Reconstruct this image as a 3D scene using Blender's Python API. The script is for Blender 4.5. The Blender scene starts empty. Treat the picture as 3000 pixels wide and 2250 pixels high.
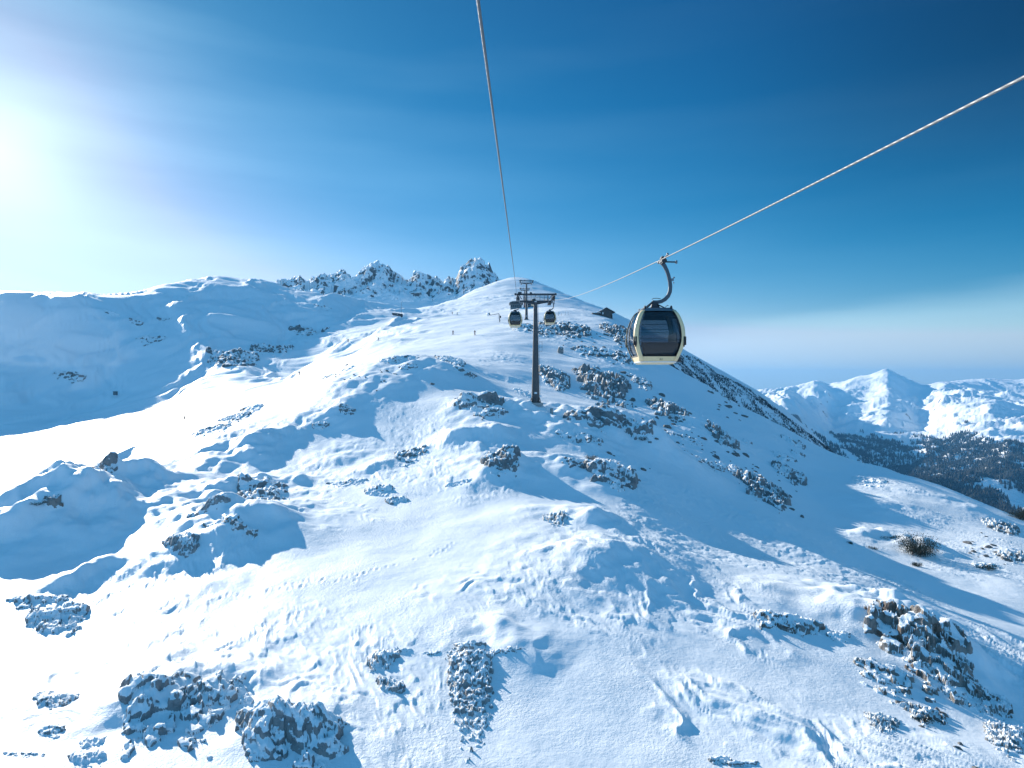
import bpy, bmesh, math, random
import numpy as np
from mathutils import Vector, Matrix

# ---------------------------------------------------------------- camera, world, sun
F = 2027.0                      # focal length in photo pixels (photo 3000 x 2250)
CX, CY = 1500.0, 1125.0
SUN_EL, SUN_AZ = math.radians(20.0), math.radians(-39.0)
scene = bpy.context.scene
cam_d = bpy.data.cameras.new('camera')
cam_d.sensor_width = 36.0
cam_d.lens = 36.0 * F / 3000.0
cam_d.clip_start = 0.1
cam_d.clip_end = 60000
cam = bpy.data.objects.new('camera', cam_d)
cam.rotation_euler = (math.radians(90), 0, 0)
scene.collection.objects.link(cam)
scene.camera = cam
scene.view_settings.view_transform = 'Standard'
scene.view_settings.look = 'None'
scene.view_settings.exposure = 0.85
scene.view_settings.gamma = 1.0
scene.view_settings.use_curve_mapping = False

SD = Vector((math.sin(SUN_AZ) * math.cos(SUN_EL), math.cos(SUN_AZ) * math.cos(SUN_EL), math.sin(SUN_EL)))
AWAY = (-math.sin(SUN_AZ), -math.cos(SUN_AZ))       # horizontal direction shadows fall

SKY_FILL = (0.40, 1.50, 2.75)  # extra blue for the out-of-view sky, fills shadows on the snow
def build_world():
    w = bpy.data.worlds.new('World'); scene.world = w; w.use_nodes = True
    nt = w.node_tree; N = nt.nodes; L = nt.links; N.clear()
    out = N.new('ShaderNodeOutputWorld'); bg = N.new('ShaderNodeBackground')
    L.new(bg.outputs[0], out.inputs[0]); bg.inputs[1].default_value = 0.10
    sky = N.new('ShaderNodeTexSky'); sky.sky_type = 'NISHITA'; sky.sun_disc = False
    sky.sun_elevation = SUN_EL; sky.sun_rotation = SUN_AZ
    sky.altitude = 2200; sky.air_density = 1.0; sky.dust_density = 0.6; sky.ozone_density = 2.5
    def math_(op, a, b=None, c=None, clamp=False):
        n = N.new('ShaderNodeMath'); n.operation = op; n.use_clamp = clamp
        for i, v in enumerate((a, b, c)):
            if v is None: continue
            if isinstance(v, (int, float)): n.inputs[i].default_value = v
            else: L.new(v, n.inputs[i])
        return n.outputs[0]
    geo = N.new('ShaderNodeTexCoord'); vec = geo.outputs['Generated']
    dot = N.new('ShaderNodeVectorMath'); dot.operation = 'DOT_PRODUCT'
    L.new(vec, dot.inputs[0]); dot.inputs[1].default_value = SD
    ang = math_('ARCCOSINE', dot.outputs['Value'])                       # angle from the sun, radians
    sep = N.new('ShaderNodeSeparateXYZ'); L.new(vec, sep.inputs[0])
    elev = math_('ARCSINE', sep.outputs[2])
    # grade of the sky per channel: deeper, more saturated blue than the model gives
    sc_ = N.new('ShaderNodeSeparateColor'); L.new(sky.outputs[0], sc_.inputs[0])
    cr = math_('MULTIPLY', math_('POWER', math_('MAXIMUM', math_('SUBTRACT', sc_.outputs[0], 1.25), 0.0), 2.0), 0.34)
    cg = math_('MULTIPLY', math_('POWER', sc_.outputs[1], 1.6), 0.205)
    cb = math_('MULTIPLY', math_('POWER', sc_.outputs[2], 1.3), 0.32)
    cg = math_('MINIMUM', cg, math_('ADD', math_('MULTIPLY', cb, 0.64), 0.52)); cr = math_('MINIMUM', cr, math_('ADD', math_('MULTIPLY', cg, 0.8), -0.1))
    hsv = N.new('ShaderNodeCombineColor')
    for i, v in enumerate((cr, cg, cb)): L.new(v, hsv.inputs[i])
    fa_ = N.new('ShaderNodeMapRange'); fa_.interpolation_type = 'SMOOTHSTEP'; fa_.inputs[1].default_value = 0.85; fa_.inputs[2].default_value = 1.3; L.new(ang, fa_.inputs[0])
    fe_ = N.new('ShaderNodeMapRange'); fe_.interpolation_type = 'SMOOTHSTEP'; fe_.inputs[1].default_value = 0.15; fe_.inputs[2].default_value = 0.42; L.new(elev, fe_.inputs[0])
    fall = math_('SUBTRACT', 1.0, math_('MULTIPLY', math_('MULTIPLY', fa_.outputs[0], fe_.outputs[0]), 0.45))
    # glare round the sun, added to the sky colour
    g1 = math_('EXPONENT', math_('MULTIPLY', math_('POWER', math_('DIVIDE', ang, 0.42), 1.25), -1.0))
    g2 = math_('EXPONENT', math_('MULTIPLY', math_('POWER', math_('DIVIDE', ang, 0.085), 1.3), -1.0))
    d2 = N.new('ShaderNodeVectorMath'); d2.operation = 'DOT_PRODUCT'; L.new(vec, d2.inputs[0])
    d2.inputs[1].default_value = Vector((-0.745, 1.0, 0.345)).normalized()           # hot spot of the added glare, set a little under the sun
    ang2 = math_('ARCCOSINE', d2.outputs['Value'])
    g2 = math_('EXPONENT', math_('MULTIPLY', math_('POWER', math_('DIVIDE', ang2, 0.075), 1.4), -1.0))
    # low band of haze near the horizon
    hz = math_('EXPONENT', math_('MULTIPLY', math_('MAXIMUM', math_('ADD', elev, 0.01), 0.0), -9.0))
    # cirrus streaks
    mp = N.new('ShaderNodeMapping'); mp.inputs['Rotation'].default_value = (0, math.radians(-9), 0)
    mp.inputs['Scale'].default_value = (1.1, 1.1, 9.0); L.new(vec, mp.inputs[0])
    ns = N.new('ShaderNodeTexNoise'); ns.inputs['Scale'].default_value = 1.7; ns.inputs['Detail'].default_value = 5
    ns.inputs['Roughness'].default_value = 0.45; L.new(mp.outputs[0], ns.inputs['Vector'])
    st = N.new('ShaderNodeMapRange'); st.inputs[1].default_value = 0.42; st.inputs[2].default_value = 0.75
    L.new(ns.outputs[0], st.inputs[0])
    cir = math_('MULTIPLY', st.outputs[0], math_('EXPONENT', math_('MULTIPLY', math_('POWER', math_('DIVIDE', elev, 0.30), 2.0), -1.0)))
    # a bank of pale high cloud low on the right, its upper edge rising to the right
    edge = math_('SUBTRACT', elev, math_('ADD', math_('MULTIPLY', sep.outputs[0], 0.13), 0.035))
    edge = math_('ADD', edge, math_('MULTIPLY', math_('SUBTRACT', ns.outputs[0], 0.5), 0.10))
    bk = N.new('ShaderNodeMapRange'); bk.interpolation_type = 'SMOOTHSTEP'
    bk.inputs[1].default_value = 0.02; bk.inputs[2].default_value = -0.02; L.new(edge, bk.inputs[0])
    rt = N.new('ShaderNodeMapRange'); rt.interpolation_type = 'SMOOTHSTEP'
    rt.inputs[1].default_value = 0.05; rt.inputs[2].default_value = 0.30; L.new(sep.outputs[0], rt.inputs[0])
    bank = math_('MULTIPLY', bk.outputs[0], rt.outputs[0])
    def addcol(base, fac, col):
        m = N.new('ShaderNodeMix'); m.data_type = 'RGBA'; m.blend_type = 'ADD'; m.inputs['Factor'].default_value = 1
        m.clamp_result = False
        s = N.new('ShaderNodeVectorMath'); s.operation = 'SCALE'; s.inputs[0].default_value = col; L.new(fac, s.inputs['Scale'])
        L.new(base, m.inputs['A']); L.new(s.outputs[0], m.inputs['B'])
        return m.outputs['Result']
    mulc = N.new('ShaderNodeVectorMath'); mulc.operation = 'SCALE'
    L.new(hsv.outputs[0], mulc.inputs[0]); L.new(fall, mulc.inputs['Scale'])
    c = mulc.outputs[0]
    c = addcol(c, g1, (0.36, 0.58, 0.50))
    c = addcol(c, g2, (2.2, 2.3, 2.0))
    c = addcol(c, hz, (0.1, 0.1, 0.1))
    c = addcol(c, math_('ADD', math_('MULTIPLY', cir, 0.14), math_('MULTIPLY', math_('MULTIPLY', st.outputs[0], g1), 1.1)), (0.7, 1.0, 1.05))
    c = addcol(c, bank, (1.05, 1.15, 1.0))
    # blue fill added to the unseen sky overhead and behind, lifting snow shadows
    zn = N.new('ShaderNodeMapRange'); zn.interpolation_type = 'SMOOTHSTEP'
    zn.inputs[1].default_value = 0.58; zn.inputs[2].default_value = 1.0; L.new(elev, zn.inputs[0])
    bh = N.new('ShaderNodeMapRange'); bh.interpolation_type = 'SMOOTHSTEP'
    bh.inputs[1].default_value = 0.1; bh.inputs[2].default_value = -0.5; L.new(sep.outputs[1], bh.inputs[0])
    c = addcol(c, math_('MAXIMUM', zn.outputs[0], bh.outputs[0]), SKY_FILL)
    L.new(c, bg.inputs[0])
build_world()

sun_d = bpy.data.lights.new('sun', 'SUN'); sun_d.energy = 4.65; sun_d.angle = math.radians(0.5)
sun_d.color = (1.0, 0.94, 0.84)
sun = bpy.data.objects.new('sun', sun_d); scene.collection.objects.link(sun)
sun.rotation_euler = (-SD).to_track_quat('-Z', 'Y').to_euler()

# ---------------------------------------------------------------- noise
def _h(ix, iy, seed):
    with np.errstate(over='ignore'):
        h = (ix.astype(np.int64) * 374761393 + iy.astype(np.int64) * 668265263 + seed * 1442695041) & 0xFFFFFFFF
        h = ((h ^ (h >> 13)) * 1274126177) & 0xFFFFFFFF
        h = ((h ^ (h >> 16)) * 2246822519) & 0xFFFFFFFF
        return ((h ^ (h >> 15)) & 0xFFFFFF) / float(0x1000000)
def perlin(x, y, seed=0):
    ix = np.floor(x); iy = np.floor(y); fx = x - ix; fy = y - iy
    ux = fx * fx * fx * (fx * (fx * 6 - 15) + 10); uy = fy * fy * fy * (fy * (fy * 6 - 15) + 10)
    def g(a, b):
        t = _h(ix + a, iy + b, seed) * (2 * math.pi)
        return np.cos(t) * (fx - a) + np.sin(t) * (fy - b)
    a = g(0, 0) + ux * (g(1, 0) - g(0, 0)); b = g(0, 1) + ux * (g(1, 1) - g(0, 1))
    return (a + uy * (b - a)) * 1.5
def fbm(x, y, octv=4, seed=0, gain=0.5, lac=2.03):
    s = 0; a = 1.0; t = 0
    for k in range(octv):
        s = s + a * perlin(x, y, seed + k * 17); t += a; a *= gain; x = x * lac + 7.3; y = y * lac - 3.1
    return s / t
def ridged(x, y, octv=4, seed=0, gain=0.5, lac=2.1):
    s = 0; a = 1.0; t = 0
    for k in range(octv):
        s = s + a * (1 - np.abs(perlin(x, y, seed + k * 31)) * 2.0); t += a; a *= gain; x = x * lac + 1.7; y = y * lac + 9.2
    return s / t
def voro(x, y, seed=0):
    """block pattern: per-cell random tilted planes; returns (value, distance to the border)"""
    ix = np.floor(x); iy = np.floor(y)
    b1 = np.full(x.shape, 9.0); b2 = np.full(x.shape, 9.0); val = np.zeros(x.shape)
    for a in (-1, 0, 1):
        for b in (-1, 0, 1):
            cx = ix + a; cy = iy + b
            px = cx + _h(cx, cy, seed); py = cy + _h(cx, cy, seed + 5)
            d = (px - x) ** 2 + (py - y) ** 2
            v = _h(cx, cy, seed + 9) + (x - px) * (_h(cx, cy, seed + 11) - .5) * 1.6 + (y - py) * (_h(cx, cy, seed + 13) - .5) * 1.6
            m = d < b1
            b2 = np.where(m, b1, np.minimum(b2, d)); val = np.where(m, v, val); b1 = np.where(m, d, b1)
    return val, np.sqrt(b2) - np.sqrt(b1)
def sstep(a, b, x):
    t = np.clip((x - a) / (b - a), 0, 1); return t * t * (3 - 2 * t)

# ---------------------------------------------------------------- height field of the near mountain
# Each row is a bearing (photo column); its nodes follow the same landforms from one bearing to the next:
# under the cabin, five steps up the near slope, crest of the near spur, dip behind it, piste, bowl, skyline.
COLS = {
 -900: [(33,2300),(43,2030),(53,1880),(66,1790),(82,1740),(95,1700),(120,1720),(150,1600),(190,1450),(260,1320),(360,1010),(430,880)],
 -400: [(33,2230),(43,1975),(53,1815),(64,1715),(78,1635),(93,1575),(120,1600),(158,1500),(200,1370),(265,1260),(360,1010),(430,865)],
 0: [(33,2225),(43,1960),(53,1795),(62,1690),(74,1585),(90,1500),(120,1520),(160,1430),(205,1335),(270,1240),(350,1000),(410,840)],
 300: [(33,2250),(43,1980),(53,1790),(66,1640),(84,1490),(112,1350),(140,1365),(180,1315),(225,1262),(290,1200),(360,995),(415,862)],
 600:  [(33,2250),(43,1960),(53,1760),(66,1600),(86,1440),(125,1240),(160,1250),(200,1215),(250,1175),(300,1120),(425,885),(520,800)],
 900:  [(33,2250),(43,1940),(53,1740),(67,1570),(90,1390),(145,1125),(180,1135),(240,1112),(310,1080),(370,1020),(440,930),(520,842)],
 1200: [(33,2250),(43,1930),(53,1720),(68,1550),(95,1330),(155,1040),(200,1035),(260,1000),(340,955),(420,940),(500,920),(580,906)],
 1350: [(33,2250),(43,1925),(53,1710),(68,1535),(92,1320),(135,1095),(170,1060),(240,990),(330,940),(430,925),(560,893),(720,868)],
 1500: [(33,2250),(43,1920),(53,1700),(68,1520),(88,1340),(110,1182),(135,1150),(190,1040),(300,935),(420,912),(620,850),(850,805)],
 1650: [(33,2250),(43,1920),(53,1700),(68,1520),(88,1345),(112,1200),(140,1165),(195,1060),(285,960),(380,905),(560,890),(760,862)],
 1800: [(33,2250),(43,1920),(53,1700),(68,1520),(90,1355),(118,1245),(150,1180),(200,1080),(270,985),(345,921),(480,940),(650,922)],
 2100: [(33,2250),(43,1930),(54,1735),(70,1590),(95,1450),(125,1340),(150,1270),(185,1200),(220,1150),(300,1240),(450,1160),(620,1076)],
 2250: [(33,2250),(43,1945),(54,1752),(70,1618),(94,1505),(122,1405),(146,1335),(176,1268),(210,1230),(280,1320),(430,1250),(590,1163)],
 2400: [(33,2250),(43,1960),(55,1770),(70,1645),(92,1560),(115,1490),(140,1405),(168,1345),(195,1318),(260,1410),(400,1355),(560,1275)],
 2700: [(33,2260),(42,2030),(52,1860),(66,1750),(86,1650),(105,1560),(122,1490),(142,1435),(165,1404),(230,1480),(350,1600),(500,1650)],
 3000: [(33,2300),(42,2110),(52,1950),(66,1815),(82,1705),(97,1625),(112,1572),(130,1538),(152,1518),(210,1600),(300,1750),(450,1900)],
 3400: [(33,2400),(42,2200),(52,2050),(64,1930),(78,1820),(90,1750),(104,1700),(122,1670),(142,1660),(200,1750),(300,1900),(450,2100)],
 3900: [(33,2550),(42,2300),(52,2130),(64,2000),(78,1900),(90,1850),(100,1830),(110,1830),(125,1850),(190,1950),(300,2100),(450,2300)],
}
def pchip(xs, ys, xq):
    xs = np.asarray(xs, float); ys = np.asarray(ys, float)
    h = np.diff(xs); dl = np.diff(ys) / h; m = np.zeros_like(ys)
    for i in range(1, len(xs) - 1):
        if dl[i - 1] * dl[i] > 0:
            w1 = 2 * h[i] + h[i - 1]; w2 = h[i] + 2 * h[i - 1]
            m[i] = (w1 + w2) / (w1 / dl[i - 1] + w2 / dl[i])
    m[0] = dl[0]; m[-1] = dl[-1]
    k = np.clip(np.searchsorted(xs, xq) - 1, 0, len(xs) - 2)
    t = (xq - xs[k]) / h[k]; t = np.clip(t, 0, 1)
    return ((1 + 2 * t) * (1 - t) ** 2 * ys[k] + t * (1 - t) ** 2 * h[k] * m[k] + t * t * (3 - 2 * t) * ys[k + 1] + t * t * (t - 1) * h[k] * m[k + 1])

T0, T1, NT = math.log(6.0), math.log(2600.0), 1400
PX0, PX1, DPX = -1000.0, 4000.0, 12.5
def blur1(a, n, axis):
    if n <= 0: return a
    k = np.exp(-0.5 * (np.arange(-3 * n, 3 * n + 1) / n) ** 2); k /= k.sum()
    pad = [(0, 0), (0, 0)]; pad[axis] = (3 * n, 3 * n)
    b = np.pad(a, pad, mode='edge')
    return np.apply_along_axis(lambda r: np.convolve(r, k, mode='valid'), axis, b)
def make_table():
    cols = sorted(COLS); nodes = np.array([COLS[c] for c in cols], float)
    pxs = np.arange(PX0, PX1 + 1, DPX); tq = np.linspace(T0, T1, NT)
    nd = np.zeros((len(pxs), 12, 2))
    cq = np.clip(pxs, cols[0], cols[-1])
    for k in range(12):
        nd[:, k, 0] = pchip(cols, np.log(nodes[:, k, 0]), cq)
        nd[:, k, 1] = pchip(cols, nodes[:, k, 1], cq)
    tab = np.zeros((len(pxs), NT))
    for i in range(len(pxs)):
        d = np.exp(nd[i, :, 0]); z = (CY - nd[i, :, 1]) / F * d
        D = np.concatenate(([6, 20], d, [d[-1] * 1.25, d[-1] * 2.0, 2600]))
        Z = np.concatenate(([z[0] - 4.5, z[0] - 2.0], z, [z[-1] - 0.10 * d[-1], z[-1] - 0.45 * d[-1], min(-520, z[-1] - 0.6 * d[-1])]))
        tab[i] = pchip(np.log(D), Z, tq)
    # smooth slightly so that the node lines do not show
    tab = blur1(tab, 5, 0); tab = blur1(tab, 6, 1)
    return tab
TAB = make_table()
def zbase(x, y):
    px = x / y * F + CX; t = np.log(np.maximum(y, 6.01))
    a = np.clip((px - PX0) / DPX, 0, TAB.shape[0] - 1.001); b = np.clip((t - T0) / (T1 - T0) * (NT - 1), 0, NT - 1.001)
    ia = a.astype(int); ib = b.astype(int); fa = a - ia; fb = b - ib
    def wts(f): return ((1 - f) ** 3 / 6, (3 * f ** 3 - 6 * f ** 2 + 4) / 6, (-3 * f ** 3 + 3 * f ** 2 + 3 * f + 1) / 6, f ** 3 / 6)
    WA, WB = wts(fa), wts(fb); r = 0
    for i in range(4):
        ii = np.clip(ia + i - 1, 0, TAB.shape[0] - 1)
        for j in range(4):
            r = r + WA[i] * WB[j] * TAB[ii, np.clip(ib + j - 1, 0, NT - 1)]
    return r
DS = np.exp(np.linspace(math.log(14), math.log(1500), 5000))
def hit(px, py, zf, dmin=14.0, dmax=1500.0, last=False):
    """first point of the surface seen along a photo pixel -> (x, y, z)"""
    ds = DS[(DS >= dmin) & (DS <= dmax)]
    x = (px - CX) / F * ds; z = zf(x, ds); e = CY - z / ds * F     # the photo row of each point
    k = np.nonzero(e <= py)[0]
    i = k[0] if len(k) else int(np.argmin(e))
    return np.array([x[i], ds[i], z[i]])

# snow knolls: crest at a photo point, smooth ramp on the sun side, steeper lee side
# (px, py, windward length, lee length, half width, height, turn in degrees)
KN = [

 (30,1600,12,14,12,3.2,-25),(190,1540,12,13,11,3.2,-20),(330,1480,9,10,8,2.8,-15),
 (620,1570,9,9,6.5,2.1,-5),(735,1585,9,10,6.5,2.3,5),(560,1500,6,6,4,1.0,-10),
 (790,1440,5,7,5,1.7,10),(690,1455,6,5,5,0.8,0),
 (630,1330,8,7,6,1.1,0),(720,1350,7,7,5,1.3,10),(820,1290,6,6,5,1.2,10),
 (1040,1140,12,9,7,1.5,-5),(1150,1150,9,7,6,1.0,5),(990,1220,7,7,6,1.3,0),
 (1290,1100,10,10,8,1.6,0),(1180,1075,12,10,9,1.5,0),
 (1500,1195,7,9,7,1.4,15),(1420,1190,5,6,5,1.0,10),(1640,1215,8,9,7,1.5,15),
 (1840,1290,10,16,8,3.0,25),(1960,1350,9,14,7,2.4,25),(1730,1290,8,8,5,1.2,20),
 (2100,1290,12,16,9,2.6,20),(1720,1530,5,4.5,3.0,1.5,10),(1690,1380,7,9,5,1.6,20),
 (1450,1290,6,6,4,1.3,10),(1480,1380,6,7,4,1.5,15),(1330,1300,6,4,3,1.0,-30),
 (1110,1370,5,4,3,0.7,0),(1000,1340,5,5,4,0.9,0),(560,1740,5,4,3.5,0.45,0),(490,1690,4,3.5,3,0.45,0),
 (250,1720,3.5,4,3.2,1.3,10),(1440,1880,4,3,2.0,0.6,20),(1560,1930,4,2.6,2.2,0.5,15),
 (1750,1660,7,7,5,0.7,10),(1900,1640,8,7,6,0.6,20),(2300,1560,9,8,6,0.6,20),
 (2620,1800,5,5,4,1.3,10),(2715,1890,5.5,5,4.5,2.4,10),(560,2060,5,3.5,4,0.8,0),(2450,1800,5,4,3,0.6,0),
 (2660,1600,6,9,4,1.8,15),(2870,1500,12,8,7,1.6,10),(2600,1490,10,10,8,1.4,20),
 (520,2030,3.5,3,2.6,0.8,0),(850,2130,3,2.5,2.2,0.7,0),
]
_kn = []
for (px, py, la, ll, w, h, rot) in KN:
    p = hit(px, py, zbase); a = math.radians(rot)
    ax = AWAY[0] * math.cos(a) - AWAY[1] * math.sin(a); ay = AWAY[0] * math.sin(a) + AWAY[1] * math.cos(a)
    _kn.append((p[0], p[1], ax, ay, la, ll, w, h))
FOOT = []
_r = random.Random(5)
for (xa, ya, xb, yb, n) in ((640,1765,1050,1700,34),(800,1740,1100,1680,24),(1050,1700,1330,1600,26)):
    A = hit(xa, ya, zbase); B = hit(xb, yb, zbase)
    for i in range(n):
        t = i / (n - 1); s = .16 if i % 2 else -.16
        if _r.random() < .5: continue
        FOOT.append((A[0] + (B[0] - A[0]) * t + _r.uniform(-.3, .3), A[1] + (B[1] - A[1]) * t + s + _r.uniform(-.5, .5)))

def zmid(x, y):
    """landforms: base plus knolls and broad undulation"""
    z = zbase(x, y)
    q = fbm(x / 9.0 + 3.0, y / 9.0, 4, 71) * 3.4
    wx = x + q; wy = y + fbm(x / 8.0 - 9.0, y / 8.0 + 4.0, 4, 72) * 3.0
    am = 0.85 + 0.9 * fbm(x / 5.0, y / 5.0, 3, 73)
    for (cx, cy, ax, ay, la, ll, w, h) in _kn:
        big = la > 15
        mid_ = 9 <= la <= 15
        dx = (x + 3 * q if big else x + .55 * q if mid_ else wx) - cx; dy = (y if big else y + .4 * q if mid_ else wy) - cy
        m = (np.abs(dx) < 5 * (la + ll)) & (np.abs(dy) < 5 * (la + ll))
        if not m.any(): continue
        s = dx[m] * ax + dy[m] * ay; c = -dx[m] * ay + dy[m] * ax
        pr = np.where(s < 0, np.exp(-(s / la) ** 2), np.clip(1 - s / ll, 0, 1) ** 1.5)
        pr = np.where(s < 0, np.maximum(pr, 0), pr)
        z[m] += h * pr * (1 if big else .5 + .5 * am[m] if mid_ else am[m]) * np.exp(-(c / w) ** 2)
    z += fbm(x / 26, y / 26, 3, 3) * 0.8 * sstep(20, 60, y) + fbm(x / 80, y / 80, 3, 4) * 2.2 * sstep(120, 300, y)
    return z
_zmid0 = zmid
_TW = -3.25 - float(_zmid0(np.array([3.74]), np.array([110.0]))[0])
def zmid(x, y):
    return _zmid0(x, y) + _TW * np.exp(-((x - 3.74) ** 2 + (y - 108.5) ** 2) / 60.0)
def detail(x, y, f, rough, ax=(.85, -.52)):
    """wind-worked snow at one size f: ripples, sastrugi with their long axis down wind, slab edges"""
    z = fbm(x / (8 * f), y / (8 * f), 3, 11) * 0.20 * rough
    wx = (x * ax[0] + y * ax[1]) / f; wy = (-x * ax[1] + y * ax[0]) / f
    wq = fbm(wx / 5.0, wy / 5.0, 3, 21)
    zone = sstep(-0.02, 0.32, fbm(x / (20 * f), y / (20 * f), 3, 31)) * rough
    sas = ridged(wx / 5.0 + wq * .9, wy / 1.5 + wq * 1.1, 3, 41)
    z += (np.clip(sas, 0.1, 1) ** 1.5) * 0.13 * zone
    s2 = ridged(wx / 2.0 + wq * 1.5, wy / .7 + wq * 1.5, 3, 43)
    z += np.clip(s2, 0, 1) ** 2 * 0.035 * (0.1 + zone) * rough
    # scalloped drifts: long gentle back, short steep lee
    ph = wx / 2.3 + wq * 2.2 + .8 * perlin(wx / 3, wy / 1.3, 57); fr = ph - np.floor(ph)
    zone2 = sstep(.12, .36, fbm(x / (16 * f) + 5, y / (16 * f) - 3, 3, 33)) * rough
    z += zone2 * 0.10 * np.where(fr < .75, sstep(0, .75, fr), 1 - sstep(.75, 1, fr)) * (.5 + perlin(wx / 2, wy / 1.2, 58))
    stp = sstep(0.0, 0.05, fbm(wx / 7.0, wy / 3.5, 4, 61) - 0.10)
    z += stp * 0.07 * zone
    if f == 1.0:
        px = x / y * F + CX
        m1 = sstep(1700, 2050, px) * (1 - sstep(52, 72, y)) * sstep(-.15, .2, fbm(x / 9 + 2, y / 12, 2, 37))
        fu = ridged(wx / 9.0 + wq * .5, wy / 2.6 + wq * .9, 4, 47)
        z += m1 * np.clip(fu, 0, 1) ** 1.6 * .42
        m2 = sstep(1750, 1900, px) * (1 - sstep(2450, 2650, px)) * sstep(58, 66, y) * (1 - sstep(88, 105, y))
        ph = (x * .80 - y * .60) / 1.7 + 1.6 * fbm(x / 2.2, y / 2.2, 3, 38); fr = ph - np.floor(ph)
        z += m2 * .08 * np.where(fr < .8, fr / .8, (1 - fr) / .2) * (.4 + np.abs(perlin(x / 1.6, y / 1.6, 39)) * 1.5)
    return z * f
def zfull(x, y):
    z = zmid(x, y)
    # piste is groomed and calm; the spur is wind-worked
    px = x / y * F + CX
    calm = sstep(150, 190, y) * (1 - sstep(330, 420, y)) * (1 - sstep(1350, 1500, px))
    rough = 1 - 0.70 * calm
    w1 = 1 - sstep(90, 150, y); w3 = sstep(250, 450, y); w2 = 1 - w1 - w3
    for f, w, ax in ((1.0, w1, (.50, -.866)), (2.0, w2, (.86, -.51)), (6.0, w3, (.9, -.43))):
        m = w > 0
        z[m] += detail(x[m], y[m], f, rough[m], ax) * w[m]
    bowl = sstep(230, 300, y) * (1 - sstep(1150, 1350, px))
    if (bowl > 0).any(): z += bowl * (ridged(x / 55 + .5 * fbm(x / 40, y / 40, 2, 66), y / 90, 4, 65) - .4) * 5
    for (fx, fy) in FOOT:
        m = (np.abs(x - fx) < .8) & (np.abs(y - fy) < .8)
        if m.any():
            r2 = ((x[m] - fx) / .15) ** 2 + ((y[m] - fy) / .22) ** 2
            z[m] += -0.05 * np.exp(-r2) + 0.02 * np.exp(-((np.sqrt(r2) - 1.6) / .5) ** 2)
    return z

# ---------------------------------------------------------------- materials
def new_mat(name):
    m = bpy.data.materials.new(name); m.use_nodes = True
    nt = m.node_tree; nt.nodes.clear()
    out = nt.nodes.new('ShaderNodeOutputMaterial'); b = nt.nodes.new('ShaderNodeBsdfPrincipled')
    nt.links.new(b.outputs[0], out.inputs[0])
    return m, nt, b
def nnode(nt, t, **kw):
    n = nt.nodes.new(t)
    for k, v in kw.items():
        if k in n.inputs: n.inputs[k].default_value = v
        else: setattr(n, k, v)
    return n
def simple(name, col, rough=0.5, metal=0.0, wear=0.12, scale=6.0, bump=0.0):
    m, nt, b = new_mat(name)
    tc = nnode(nt, 'ShaderNodeTexCoord'); no = nnode(nt, 'ShaderNodeTexNoise', Scale=scale, Detail=6.0)
    nt.links.new(tc.outputs['Object'], no.inputs['Vector'])
    r = nnode(nt, 'ShaderNodeValToRGB')
    r.color_ramp.elements[0].position = .3; r.color_ramp.elements[1].position = .7
    r.color_ramp.elements[0].color = tuple(c * (1 - wear) for c in col) + (1,)
    r.color_ramp.elements[1].color = tuple(min(1, c * (1 + wear)) for c in col) + (1,)
    nt.links.new(no.outputs[0], r.inputs[0]); nt.links.new(r.outputs[0], b.inputs['Base Color'])
    b.inputs['Roughness'].default_value = rough; b.inputs['Metallic'].default_value = metal
    if bump:
        bp = nnode(nt, 'ShaderNodeBump', Strength=bump); nt.links.new(no.outputs[0], bp.inputs['Height'])
        nt.links.new(bp.outputs[0], b.inputs['Normal'])
    return m

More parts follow.
